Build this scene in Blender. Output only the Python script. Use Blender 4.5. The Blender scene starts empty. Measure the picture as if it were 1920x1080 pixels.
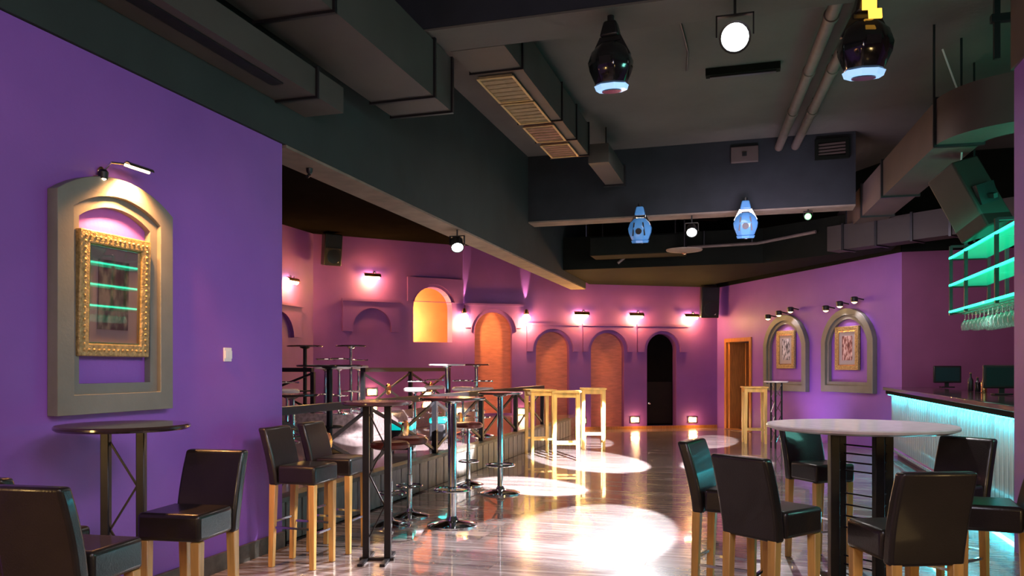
import bpy, math, random
from mathutils import Vector, Matrix
from mathutils.geometry import tessellate_polygon
random.seed(7)
PI = math.pi
scene = bpy.context.scene
COL = scene.collection

# ------------------------------------------------------------------ camera
CS, CC = math.sin(math.atan(0.30)), math.cos(math.atan(0.30))     # yaw 16.7 degrees to the left of +Y
F, HZ, H = 1500.0, 690.0, 1.5
cam = bpy.data.objects.new('camera', bpy.data.cameras.new('camera'))
COL.objects.link(cam)
cam.location = (0, 0, H)
cam.rotation_euler = (PI/2, 0, math.atan(0.30))
cam.data.sensor_width = 36.0
cam.data.lens = 36.0*F/1920
cam.data.shift_y = (HZ-540)/1920
cam.data.clip_start = 0.05
scene.camera = cam
scene.view_settings.view_transform = 'Standard'
scene.view_settings.look = 'None'
scene.view_settings.gamma = 1
scene.view_settings.use_curve_mapping = False
scene.view_settings.exposure = 0.45
w = bpy.data.worlds.new('world'); scene.world = w; w.use_nodes = True
w.node_tree.nodes['Background'].inputs[0].default_value = (0.05, 0.045, 0.07, 1)
w.node_tree.nodes['Background'].inputs[1].default_value = 0.3

def light(kind, loc, energy, color, aim=None, size=0.1, angle=40, blend=0.4, sy=None, name='fill_light'):
    d = bpy.data.lights.new(name, kind); d.energy = energy; d.color = color
    if kind == 'AREA':
        d.size = size
        if sy: d.shape = 'RECTANGLE'; d.size_y = sy
    else:
        d.shadow_soft_size = size
    if kind == 'SPOT':
        d.spot_size = math.radians(angle); d.spot_blend = blend
    o = bpy.data.objects.new(name, d); COL.objects.link(o); o.location = loc
    if aim is not None:
        o.rotation_euler = (Vector(aim)-Vector(loc)).to_track_quat('-Z', 'Y').to_euler()
    return o

# added unseen fill lights that brighten walls, chairs, floor and ceiling
light('AREA', (0.6, 1.2, 3.2), 42, (0.90, 0.84, 1.0), (-3.2, 4.2, 0.8), 1.6, sy=1.2)
light('SPOT', (0.3, 3.2, 3.0), 135, (0.98, 0.82, 0.98), (-3.78, 5.0, 1.1), size=0.3, angle=52, blend=1.0)  # added soft spot for the middle and lower left wall
light('AREA', (-3.55, 1.0, 1.0), 9, (1.0, 0.62, 0.2), (-2.67, 2.5, 0.9), 0.3, sy=0.25)  # added warm glint for the left foreground chair back
light('AREA', (3.6, 1.8, 1.4), 14, (1.0, 0.66, 0.26), (0.76, 3.9, 0.9), 0.5, sy=0.4)  # added warm glint for the right front chair back
light('AREA', (-0.9, -1.2, 2.6), 26, (1.0, 0.66, 0.34), (-0.6, 4.0, 0.8), 0.7, sy=0.5)  # added warm fill behind the camera for the leather
light('AREA', (-0.6, 10.6, 4.5), 42, (1.0, 0.88, 0.84), (-0.8, 11.2, 0), 1.6, sy=2.2)
light('AREA', (-6.4, 10.0, 4.15), 20, (1.0, 0.76, 0.66), (-6.4, 12.5, 0), 2.5, sy=2.5)
light('AREA', (0.2, 12.0, 3.3), 36, (0.92, 0.74, 1.0), (1.2, 18.0, 1.4), 1.2, sy=1.0)
light('AREA', (3.7, 10.5, 3.6), 9, (1.0, 0.45, 0.5), (3.7, 15.0, 1.2), 1.0)
light('AREA', (4.7, 5.6, 3.2), 40, (0.25, 0.9, 0.75), (-3.5, 8.0, 4.4), 0.8, sy=1.2)  # added teal fill for the duct and beam sides

# ------------------------------------------------------------------ pixel measure helpers: world points on planes of the room
def ray(px, py):
    u = (px-960)/F
    return Vector((-CS+u*CC, CC+u*CS, (HZ-py)/F))
def at(px, t, z=0.0):                      # world point below image column px at forward distance t
    d = ray(px, HZ); return Vector((d.x*t, d.y*t, z))
def atY(px, Y, z=0.0): d = ray(px, HZ); return Vector((d.x/d.y*Y, Y, z))
def floor_t(y, z=0.0): return (H-z)*F/(y-HZ)

# ------------------------------------------------------------------ materials
def mat(name, color, rough=0.6, metal=0.0, var=0.0, vscale=6.0, bump=0.0, bscale=60.0, emit=None, estr=0.0,
        trans=0.0, alpha=1.0, coat=0.0, stretch=(1, 1, 1), color2=None, spec=0.5):
    m = bpy.data.materials.new(name); m.use_nodes = True
    nt = m.node_tree; b = nt.nodes['Principled BSDF']
    b.inputs['Base Color'].default_value = (*color, 1)
    b.inputs['Roughness'].default_value = rough
    b.inputs['Metallic'].default_value = metal
    b.inputs['Specular IOR Level'].default_value = spec
    if trans: b.inputs['Transmission Weight'].default_value = trans
    if coat: b.inputs['Coat Weight'].default_value = coat; b.inputs['Coat Roughness'].default_value = 0.06
    if emit: b.inputs['Emission Color'].default_value = (*emit, 1); b.inputs['Emission Strength'].default_value = estr
    if var or bump:
        tc = nt.nodes.new('ShaderNodeTexCoord'); mp = nt.nodes.new('ShaderNodeMapping')
        mp.inputs['Scale'].default_value = stretch
        nt.links.new(tc.outputs['Object'], mp.inputs['Vector'])
    if var:
        n = nt.nodes.new('ShaderNodeTexNoise'); n.inputs['Scale'].default_value = vscale; n.inputs['Detail'].default_value = 6
        nt.links.new(mp.outputs[0], n.inputs['Vector'])
        r = nt.nodes.new('ShaderNodeValToRGB')
        c2 = color2 or tuple(min(1, c*(1+var)) for c in color)
        r.color_ramp.elements[0].color = (*[c*(1-var) for c in color], 1); r.color_ramp.elements[0].position = 0.3
        r.color_ramp.elements[1].color = (*c2, 1); r.color_ramp.elements[1].position = 0.7
        nt.links.new(n.outputs['Fac'], r.inputs[0]); nt.links.new(r.outputs[0], b.inputs['Base Color'])
    if bump:
        n2 = nt.nodes.new('ShaderNodeTexNoise'); n2.inputs['Scale'].default_value = bscale; n2.inputs['Detail'].default_value = 4
        nt.links.new(mp.outputs[0], n2.inputs['Vector'])
        bp = nt.nodes.new('ShaderNodeBump'); bp.inputs['Strength'].default_value = bump; bp.inputs['Distance'].default_value = 0.01
        nt.links.new(n2.outputs['Fac'], bp.inputs['Height']); nt.links.new(bp.outputs[0], b.inputs['Normal'])
    return m

M = {}
M['purple'] = mat('purple_paint', (0.26, 0.095, 0.50), 0.5, var=0.10, vscale=1.2, bump=0.12, bscale=40, color2=(0.29, 0.105, 0.51))
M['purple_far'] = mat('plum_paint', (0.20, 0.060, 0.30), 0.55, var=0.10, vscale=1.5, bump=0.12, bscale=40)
M['maroon'] = mat('maroon_paint', (0.24, 0.06, 0.16), 0.6, var=0.10, vscale=1.5, bump=0.1, bscale=40)
M['niche'] = mat('salmon_brick_paint', (0.62, 0.19, 0.14), 0.7, var=0.16, vscale=5, bump=0.25, bscale=30, stretch=(1, 1, 4))
M['orange_wall'] = mat('peach_paint', (0.75, 0.35, 0.14), 0.7, var=0.08, vscale=3)
M['charcoal'] = mat('charcoal_paint', (0.008, 0.0095, 0.007), 0.85, spec=0.1, var=0.2, vscale=2, bump=0.2, bscale=25)
M['slab'] = mat('ceiling_paint', (0.11, 0.098, 0.088), 0.9, var=0.14, vscale=1.0, bump=0.3, bscale=14)
M['beam_green'] = mat('beam_paint', (0.021, 0.034, 0.032), 0.8, var=0.15, vscale=2, bump=0.15, bscale=25)
M['beam_under'] = mat('underside_tan', (0.22, 0.17, 0.13), 0.8, var=0.2, vscale=4)  # light on the beam undersides put into a paler colour
M['black_ceiling'] = mat('black_ceiling_paint', (0.008, 0.006, 0.005), 0.9, spec=0.0, var=0.2, vscale=3)
M['duct'] = mat('painted_sheet_metal', (0.074, 0.066, 0.058), 0.55, 0.15, var=0.12, vscale=2, bump=0.05, bscale=8)
M['duct_brown'] = mat('brown_sheet_metal', (0.10, 0.07, 0.062), 0.55, 0.1, var=0.12, vscale=2)
M['black'] = mat('black_plastic', (0.012, 0.012, 0.013), 0.35, bump=0.1, bscale=90)
M['gloss_black'] = mat('gloss_black_shell', (0.01, 0.01, 0.012), 0.12, coat=0.6)
M['grille'] = mat('speaker_grille', (0.03, 0.026, 0.024), 0.8, bump=0.6, bscale=220)
M['steel'] = mat('dark_painted_steel', (0.022, 0.020, 0.024), 0.4, 0.5, var=0.15, vscale=12)
M['chrome'] = mat('chrome', (0.72, 0.76, 0.78), 0.10, 1.0, var=0.04, vscale=10)
M['leather'] = mat('black_leather', (0.018, 0.013, 0.011), 0.34, bump=0.14, bscale=130, var=0.2, vscale=7, coat=0.25)
M['wood_leg'] = mat('honey_beech', (0.66, 0.36, 0.10), 0.38, var=0.22, vscale=9, stretch=(3, 3, 0.35), bump=0.05)
M['wood_table'] = mat('golden_pine', (0.85, 0.52, 0.14), 0.35, var=0.18, vscale=7, stretch=(2, 2, 0.4))
M['top_dark'] = mat('dark_walnut_top', (0.035, 0.022, 0.022), 0.14, var=0.3, vscale=8, coat=0.5)
M['top_brown'] = mat('brown_laminate_top', (0.12, 0.05, 0.05), 0.2, var=0.25, vscale=8, coat=0.4)
M['top_light'] = mat('pale_stone_top', (0.72, 0.63, 0.66), 0.38, var=0.12, vscale=10, coat=0.5)
M['seat_red'] = mat('chestnut_vinyl', (0.16, 0.03, 0.02), 0.3, var=0.2, vscale=9)
M['greige'] = mat('grey_moulding_paint', (0.18, 0.18, 0.155), 0.5, var=0.10, vscale=5, bump=0.08)
M['gold'] = mat('antique_gilt', (0.42, 0.29, 0.12), 0.42, 0.35, var=0.4, vscale=40, bump=0.9, bscale=70)
M['matboard'] = mat('picture_mat_board', (0.42, 0.37, 0.36), 0.8, var=0.05)
M['white'] = mat('white_plastic', (0.85, 0.83, 0.80), 0.3, var=0.02)
M['brass'] = mat('polished_brass', (0.8, 0.55, 0.25), 0.2, 1.0, var=0.05)
M['lamp_warm'] = mat('warm_lamp_glow', (1, 0.8, 0.6), emit=(1.0, 0.72, 0.42), estr=28)
M['lamp_soft'] = mat('warm_marker_glow', (1, 0.8, 0.5), emit=(1.0, 0.66, 0.26), estr=8)
M['lamp_cold'] = mat('cold_lamp_glow', (0.9, 1, 1), emit=(0.82, 1.0, 0.96), estr=26)
M['lamp_blue'] = mat('pale_blue_lens', (0.5, 0.75, 1), 0.15, emit=(0.35, 0.62, 1.0), estr=0.7)
M['blue_lit_shell'] = mat('blue_light_shell', (0.10, 0.25, 0.5), 0.15, emit=(0.05, 0.22, 0.55), estr=0.32, var=0.0, coat=0.5)  # blue light falling on the heads put into colour and emission
M['lamp_green'] = mat('green_lamp_glow', (0.1, 1, 0.2), emit=(0.1, 1.0, 0.12), estr=7)
M['amber'] = mat('amber_light_glow', (1, 0.6, 0.1), emit=(1.0, 0.48, 0.06), estr=1.6)  # stands in for amber light on the yoke and head
M['led_cyan'] = mat('cyan_led_strip', (0.1, 0.9, 1), emit=(0.05, 0.85, 1.0), estr=7)
M['led_green'] = mat('green_led_edge', (0.05, 0.9, 0.5), emit=(0.02, 0.9, 0.46), estr=2.6)
M['green_glass'] = mat('frosted_green_shelf_glass', (0.05, 0.55, 0.36), 0.25, trans=0.3, emit=(0.0, 0.5, 0.28), estr=0.35)
M['clear_glass'] = mat('clear_stem_glass', (0.85, 1.0, 0.95), 0.04, trans=0.85, spec=0.8)
M['bar_front'] = mat('ribbed_metal_bar_front', (0.30, 0.34, 0.34), 0.36, 0.4, var=0.35, vscale=5, stretch=(1, 6, 0.3))
M['bar_top'] = mat('brown_bar_top', (0.09, 0.05, 0.045), 0.15, var=0.25, vscale=6, coat=0.4)
M['tier'] = mat('platform_floor', (0.30, 0.22, 0.22), 0.13, var=0.4, vscale=14, stretch=(1, 5, 1), coat=0.3)
M['riser'] = mat('grey_riser_board', (0.17, 0.15, 0.14), 0.4, var=0.3, vscale=12, stretch=(4, 4, 0.5))
M['skirt'] = mat('dark_skirting', (0.10, 0.085, 0.07), 0.5, var=0.4, vscale=10, bump=0.2)
M['orange_wood'] = mat('orange_door_wood', (0.45, 0.17, 0.04), 0.4, var=0.25, vscale=10, stretch=(4, 4, 0.4))
M['dark_room'] = mat('unlit_doorway_black', (0.004, 0.003, 0.003), 0.8, spec=0.05, var=0.2)
M['turquoise'] = mat('turquoise_reflection_glow', (0.01, 0.62, 0.58), 0.3, emit=(0.0, 0.8, 0.75), estr=0.45, var=0.0)  # cyan reflected light put into colour and emission
M['vent'] = mat('tan_vent_board', (0.30, 0.21, 0.11), 0.6, var=0.2, vscale=12)
M['vent_red'] = mat('russet_vent_board', (0.27, 0.12, 0.08), 0.6, var=0.2, vscale=12)
M['vent_edge'] = mat('brass_vent_frame', (0.65, 0.48, 0.22), 0.4, 0.4, var=0.1)
M['pipe'] = mat('brown_pipe_paint', (0.17, 0.125, 0.11), 0.5, var=0.15)
M['duct_dark'] = mat('umber_sheet_metal', (0.034, 0.026, 0.022), 0.6, 0.1, var=0.15, vscale=2)
M['screen'] = mat('dark_green_screen', (0.01, 0.05, 0.05), 0.12, coat=0.4)

# picture glass: a clear reflecting pane
def glass_pane():
    m = bpy.data.materials.new('picture_glass'); m.use_nodes = True; nt = m.node_tree; nt.nodes.clear()
    o = nt.nodes.new('ShaderNodeOutputMaterial'); mx = nt.nodes.new('ShaderNodeMixShader')
    t = nt.nodes.new('ShaderNodeBsdfTransparent'); g = nt.nodes.new('ShaderNodeBsdfGlossy'); g.inputs['Roughness'].default_value = 0.02
    mx.inputs[0].default_value = 0.30
    nt.links.new(t.outputs[0], mx.inputs[1]); nt.links.new(g.outputs[0], mx.inputs[2]); nt.links.new(mx.outputs[0], o.inputs[0])
    return m
M['pane'] = glass_pane()

# artworks: abstract figure-like blotches
def artwork(name, dark, light_c, scale, mid):
    m = bpy.data.materials.new(name); m.use_nodes = True; nt = m.node_tree; b = nt.nodes['Principled BSDF']
    b.inputs['Roughness'].default_value = 0.7
    tc = nt.nodes.new('ShaderNodeTexCoord'); mp = nt.nodes.new('ShaderNodeMapping'); mp.inputs['Scale'].default_value = (2.2, 1, 1)
    n = nt.nodes.new('ShaderNodeTexNoise'); n.inputs['Scale'].default_value = scale; n.inputs['Detail'].default_value = 3
    r = nt.nodes.new('ShaderNodeValToRGB'); e = r.color_ramp.elements
    e[0].position = 0.40; e[0].color = (*dark, 1); e[1].position = 0.62; e[1].color = (*light_c, 1)
    k = e.new(0.5); k.color = (*mid, 1)
    nt.links.new(tc.outputs['Object'], mp.inputs[0]); nt.links.new(mp.outputs[0], n.inputs['Vector'])
    nt.links.new(n.outputs['Fac'], r.inputs[0]); nt.links.new(r.outputs[0], b.inputs['Base Color'])
    return m
M['art_green'] = artwork('sepia_drawing', (0.03, 0.05, 0.04), (0.30, 0.30, 0.24), 9, (0.10, 0.14, 0.11))
M['art_mono'] = artwork('monochrome_drawing', (0.02, 0.02, 0.03), (0.7, 0.7, 0.75), 9, (0.25, 0.25, 0.3))
M['art_red'] = artwork('red_drawing', (0.12, 0.03, 0.03), (0.75, 0.55, 0.5), 9, (0.35, 0.15, 0.13))

# wood floor
def floor_mat(name, plank=False):
    m = bpy.data.materials.new(name); m.use_nodes = True; nt = m.node_tree; b = nt.nodes['Principled BSDF']
    L = nt.links.new
    tc = nt.nodes.new('ShaderNodeTexCoord'); geo = nt.nodes.new('ShaderNodeNewGeometry')
    mp = nt.nodes.new('ShaderNodeMapping'); mp.inputs['Scale'].default_value = (0.7, 9, 9)
    L(geo.outputs['Position'], mp.inputs[0])
    n = nt.nodes.new('ShaderNodeTexNoise'); n.inputs['Scale'].default_value = 2.2; n.inputs['Detail'].default_value = 7; n.inputs['Roughness'].default_value = 0.65
    L(mp.outputs[0], n.inputs['Vector'])
    r = nt.nodes.new('ShaderNodeValToRGB'); e = r.color_ramp.elements
    e[0].position = 0.28; e[0].color = (0.12, 0.08, 0.07, 1); e[1].position = 0.72; e[1].color = (0.55, 0.47, 0.46, 1)
    k = e.new(0.5); k.color = (0.28, 0.21, 0.20, 1)
    L(n.outputs['Fac'], r.inputs[0])
    if plank:
        oi = nt.nodes.new('ShaderNodeObjectInfo')
        rnd = oi.outputs['Random']
    else:
        br = nt.nodes.new('ShaderNodeTexBrick'); br.offset = 0.37
        br.inputs['Scale'].default_value = 1.0; br.inputs['Brick Width'].default_value = 1.9; br.inputs['Row Height'].default_value = 0.15
        br.inputs['Mortar Size'].default_value = 0.004
        br.inputs['Color1'].default_value = (0, 0, 0, 1); br.inputs['Color2'].default_value = (1, 1, 1, 1); br.inputs['Mortar'].default_value = (0.1, 0.1, 0.1, 1)
        L(geo.outputs['Position'], br.inputs['Vector']); rnd = br.outputs['Color']
    mr = nt.nodes.new('ShaderNodeMapRange'); mr.inputs[3].default_value = 0.62; mr.inputs[4].default_value = 1.25
    L(rnd, mr.inputs[0])
    mul = nt.nodes.new('ShaderNodeMixRGB'); mul.blend_type = 'MULTIPLY'; mul.inputs[0].default_value = 1
    L(r.outputs[0], mul.inputs[1]); L(mr.outputs[0], mul.inputs[2]); L(mul.outputs[0], b.inputs['Base Color'])
    b.inputs['Roughness'].default_value = 0.22; b.inputs['Specular IOR Level'].default_value = 0.15
    b.inputs['Coat Weight'].default_value = 0.6; b.inputs['Coat Roughness'].default_value = 0.03
    bp = nt.nodes.new('ShaderNodeBump'); bp.inputs['Strength'].default_value = 0.03; bp.inputs['Distance'].default_value = 0.01
    L(n.outputs['Fac'], bp.inputs['Height']); L(bp.outputs[0], b.inputs['Normal'])
    return m
M['floor'] = floor_mat('varnished_strip_floor'); M['plank'] = floor_mat('varnished_plank', True)

# ------------------------------------------------------------------ mesh builder
class MB:
    def __init__(s): s.v = []; s.f = []
    def add(s, vs, fs, mtx=None):
        n = len(s.v)
        s.v += [tuple(mtx @ Vector(p)) if mtx else tuple(p) for p in vs]
        s.f += [tuple(i+n for i in f) for f in fs]; return s
    def box(s, x0, x1, y0, y1, z0, z1, mtx=None):
        return s.add([(x0,y0,z0),(x1,y0,z0),(x1,y1,z0),(x0,y1,z0),(x0,y0,z1),(x1,y0,z1),(x1,y1,z1),(x0,y1,z1)],
                     [(0,3,2,1),(4,5,6,7),(0,1,5,4),(1,2,6,5),(2,3,7,6),(3,0,4,7)], mtx)
    def cbox(s, cx, cy, cz, sx, sy, sz, mtx=None):
        return s.box(cx-sx/2, cx+sx/2, cy-sy/2, cy+sy/2, cz-sz/2, cz+sz/2, mtx)
    def frustum(s, c0, h0, c1, h1):          # rectangle c0 (x,y,z) half h0 -> c1 half h1
        vs = []
        for c, h in ((c0, h0), (c1, h1)):
            for sx, sy in ((-1,-1),(1,-1),(1,1),(-1,1)): vs.append((c[0]+sx*h[0], c[1]+sy*h[1], c[2]))
        return s.add(vs, [(0,3,2,1),(4,5,6,7),(0,1,5,4),(1,2,6,5),(2,3,7,6),(3,0,4,7)])
    def bar(s, p, q, wd, ht=None):           # rectangular bar between two points
        p, q = Vector(p), Vector(q); d = q-p; L = d.length; d.normalize()
        up = Vector((0,0,1)) if abs(d.z) < 0.95 else Vector((0,1,0))
        x = d.cross(up).normalized(); y = x.cross(d).normalized()
        m = Matrix((x, d, y)).transposed().to_4x4(); m.translation = p
        ht = ht or wd
        return s.box(-wd/2, wd/2, 0, L, -ht/2, ht/2, m)
    def tube(s, pts, r, n=10, cap=True, closed=False):
        pts = [Vector(p) for p in pts]; N = len(pts); rings = []
        for i, p in enumerate(pts):
            a = pts[(i-1) % N] if (closed or i > 0) else p
            b = pts[(i+1) % N] if (closed or i < N-1) else p
            d = (b-a).normalized()
            up = Vector((0,0,1)) if abs(d.z) < 0.9 else Vector((0,1,0))
            x = d.cross(up).normalized(); y = x.cross(d)
            rr = r[i] if isinstance(r, (list, tuple)) else r
            rings.append([p+x*math.cos(2*PI*k/n)*rr+y*math.sin(2*PI*k/n)*rr for k in range(n)])
        vs = [v for rg in rings for v in rg]; fs = []
        for i in range(N if closed else N-1):
            j = (i+1) % N
            for k in range(n):
                fs.append((i*n+k, i*n+(k+1)%n, j*n+(k+1)%n, j*n+k))
        if cap and not closed:
            fs.append(tuple(range(n-1, -1, -1))); fs.append(tuple((N-1)*n+k for k in range(n)))
        return s.add(vs, fs)
    def lathe(s, prof, n=28, mtx=None):      # prof [(r,z)]
        vs = []; fs = []
        for r, z in prof:
            for k in range(n): vs.append((r*math.cos(2*PI*k/n), r*math.sin(2*PI*k/n), z))
        for i in range(len(prof)-1):
            for k in range(n): fs.append((i*n+k, i*n+(k+1)%n, (i+1)*n+(k+1)%n, (i+1)*n+k))
        fs.append(tuple(range(n-1, -1, -1))); fs.append(tuple((len(prof)-1)*n+k for k in range(n)))
        return s.add(vs, fs, mtx)
    def slab(s, outer, holes, y0, y1):       # polygon in (x,z) with holes, extruded from y0 to y1
        loops = [outer]+holes
        flat = [p for L in loops for p in L]
        tris = tessellate_polygon([[Vector((p[0], p[1], 0)) for p in L] for L in loops])
        n = len(flat)
        vs = [(p[0], y0, p[1]) for p in flat]+[(p[0], y1, p[1]) for p in flat]
        fs = []
        for t in tris:
            a, b, c = (flat[i] for i in t)
            cr = (b[0]-a[0])*(c[1]-a[1])-(b[1]-a[1])*(c[0]-a[0])
            if cr > 0: fs.append(tuple(t)); fs.append((t[2]+n, t[1]+n, t[0]+n))
            else: fs.append((t[2], t[1], t[0])); fs.append((t[0]+n, t[1]+n, t[2]+n))
        o = 0
        for L in loops:
            k = len(L)
            for i in range(k):
                a, b = o+i, o+(i+1) % k
                fs.append((a, b, b+n, a+n))
            o += k
        return s.add(vs, fs)
    def build(s, name, m, parent=None, smooth=False, bevel=0, segs=2, mats=None):
        me = bpy.data.meshes.new(name); me.from_pydata(s.v, [], s.f); me.update()
        import bmesh
        b = bmesh.new(); b.from_mesh(me); bmesh.ops.recalc_face_normals(b, faces=b.faces); b.to_mesh(me); b.free()
        me.materials.append(M[m] if isinstance(m, str) else m)
        if smooth:
            me.shade_smooth(); me.set_sharp_from_angle(angle=math.radians(35))
        o = bpy.data.objects.new(name, me); COL.objects.link(o)
        if parent: o.parent = parent
        if bevel:
            md = o.modifiers.new('bevel', 'BEVEL'); md.width = bevel; md.segments = segs; md.limit_method = 'ANGLE'
            me.shade_smooth(); me.set_sharp_from_angle(angle=math.radians(60))
        return o

def tag(o, label, cat, group=None, kind=None):
    if label: o['label'] = label
    if cat: o['category'] = cat
    if group: o['group'] = group
    if kind: o['kind'] = kind
    return o
def thing(name, label, cat, loc=(0,0,0), rz=0.0, group=None):
    o = bpy.data.objects.new(name, None); COL.objects.link(o); o.empty_display_size = 0.1
    o.location = loc; o.rotation_euler = (0, 0, rz)
    return tag(o, label, cat, group)
def struct(o, label=None): o['kind'] = 'structure'; 
def kids(o): return [c for c in COL.objects if c.parent == o]
def dup(o, loc, rz, label, group=None):
    r = o.copy(); COL.objects.link(r); r.location = loc; r.rotation_euler = (0, 0, rz); r['label'] = label
    if group: r['group'] = group
    for ch in kids(o):
        c = ch.copy(); COL.objects.link(c); c.parent = r
        for g in kids(ch):
            d = g.copy(); COL.objects.link(d); d.parent = c
    return r
def setting(o, label, cat='structure'):
    o['kind'] = 'structure'; o['label'] = label; o['category'] = cat; return o

# wall frames: local x runs left to right as seen from the room, local y goes away from the viewer
class Wall:
    def __init__(s, A, B):
        s.A = Vector((A[0], A[1])); s.B = Vector((B[0], B[1])); d = s.B-s.A
        s.L = d.length; s.d = d/s.L; s.rz = math.atan2(d.y, d.x); s.n = Vector((-s.d.y, s.d.x))
    def sz(s, px, py):                       # wall coordinates of an image point
        r = ray(px, py); det = r.x*(-s.d.y)-r.y*(-s.d.x)
        t = (s.A.x*(-s.d.y)-s.A.y*(-s.d.x))/det
        P = Vector((r.x*t, r.y*t)); return ((P-s.A).dot(s.d), H+r.z*t)
    def loc(s, x, z=0.0, out=0.0):
        p = s.A+s.d*x-s.n*out; return (p.x, p.y, z)
    def place(s, o): o.location = (s.A.x, s.A.y, 0); o.rotation_euler = (0, 0, s.rz); return o

def arch(x0, x1, z0, ztop, rise=None, n=14):  # outline, counter-clockwise from bottom left
    w_ = x1-x0; rise = w_/2 if rise is None else rise; zs = ztop-rise; cx = (x0+x1)/2
    pts = [(x0, z0), (x1, z0)]
    if rise < w_*0.499:
        R_ = (w_*w_/4+rise*rise)/(2*rise); th = math.asin(min(1, w_/2/R_))
        for k in range(n+1):
            a = th-2*th*k/n; pts.append((cx+math.sin(a)*R_, ztop-R_+math.cos(a)*R_))
        return pts
    for k in range(n+1):
        a = PI*k/n; pts.append((cx+math.cos(a)*w_/2, zs+math.sin(a)*rise))
    return pts
def rect(x0, x1, z0, z1): return [(x0,z0),(x1,z0),(x1,z1),(x0,z1)]

# ================================================================== THE ROOM
XW = -3.78
ZC = 5.2
WL = Wall((XW, -1.6), (XW, 5.88))
PL = (-9.05, 14.1-0.0)
cornerA = (-8.95, 15.1); cornerB = (-6.47, 17.6); cornerC = (-0.84, 20.8); cornerD = (2.5, 15.3)
WP = Wall((-9.0, 5.88), cornerA)
WB1 = Wall(cornerA, cornerB)
WB2 = Wall(cornerB, cornerC)
WR = Wall(cornerC, cornerD)
WBAR = Wall(cornerD, (5.2, 15.3))

def wallmesh(W, name, m, z0, z1, holes=[], th=0.12, x0=0.0, x1=None):
    x1 = W.L if x1 is None else x1
    o = MB().slab(rect(x0, x1, z0, z1), holes, 0, th).build(name, m); W.place(o); return o

# floor: slab and near planks
fl = MB().box(-9.4, 5.4, 9.0, 22, -0.25, 0).box(-9.4, 5.4, -1.8, 9.0, -0.25, -0.02).build('floor', 'floor'); setting(fl, 'glossy grey-brown timber dance floor with white light pools', 'floor')
yy = 2.6; pm = {}
row = 0
while yy < 8.99:
    x = -3.78 - random.uniform(0, 1.2)*0; first = True
    while x < 2.2:
        Lp = 1.9 if not first else random.choice([0.7, 1.1, 1.5, 1.9])
        first = False
        Lp = round(min(Lp, 2.25-x), 3)
        if Lp < 0.3: break
        if Lp not in pm: pm[Lp] = None
        if pm[Lp] is None:
            o = MB().box(0, Lp-0.003, 0, 0.1575, -0.02, 0).build('plank', 'plank', fl); pm[Lp] = o
        else:
            o = pm[Lp].copy(); COL.objects.link(o)
        o.location = (x, yy, 0.0); x += Lp
    yy += 0.16; row += 1
# floor below the frame's edge, in front of the planks
o = MB().box(-9.4, 5.4, -1.8, 2.597, -0.02, 0).build('floor_front', 'floor'); setting(o, 'timber floor towards the camera', 'floor')
o = MB().box(2.25, 5.4, 2.6, 9.0, -0.02, 0).build('floor_bar', 'floor'); setting(o, 'timber floor behind the bar', 'floor')

# walls
o = MB().slab(rect(0, WL.L, 0, 3.38), [], 0, 0.34).build('wall_left', 'purple'); WL.place(o); setting(o, 'purple painted wall on the left with the arched grey moulding', 'wall')
bb = MB().box(0, WL.L+0.02, -0.03, -0.001, 0, 0.13).box(WL.L+0.001, WL.L+0.02, -0.03, 0.34, 0, 0.13).build('baseboard_left', 'skirt'); WL.place(bb); setting(bb, 'dark worn skirting under the left purple wall', 'baseboard')
o = wallmesh(WP, 'wall_platform', 'purple_far', 0, 4.36); setting(o, 'plum wall at the far left of the platform', 'wall')
o = MB().box(-9.1, XW-0.36, 5.74, 5.86, 0, 4.36).build('wall_behind', 'purple_far'); setting(o, 'plum wall hidden behind the left purple wall', 'wall')
# back left wall with lit arched window opening
sa, za = WB1.sz(775, 641); sb, zb = WB1.sz(848, 540)
win = arch(sa, sb, za, zb)
o = wallmesh(WB1, 'wall_back_left', 'purple_far', 0, 4.36, [win], 0.28); setting(o, 'plum angled back wall with a lit arched opening', 'wall'); wbl = o
# lit room behind the opening
o = MB().box(sa-0.9, sb+0.9, 1.4, 1.5, 0.8, 3.6).box(sa-0.95, sa-0.9, 0.3, 1.5, 0.8, 3.6).box(sb+0.9, sb+0.95, 0.3, 1.5, 0.8, 3.6).box(sa-0.95, sb+0.95, 0.3, 1.5, 0.75, 0.8).box(sa-0.95, sb+0.95, 0.3, 1.5, 3.6, 3.65).build('lit_room', 'orange_wall', wbl)
p = WB1.loc(sa+0.12, za+0.45, -1.0)
light('POINT', p, 130, (1.0, 0.62, 0.30), size=0.06, name='alcove_light')
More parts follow.
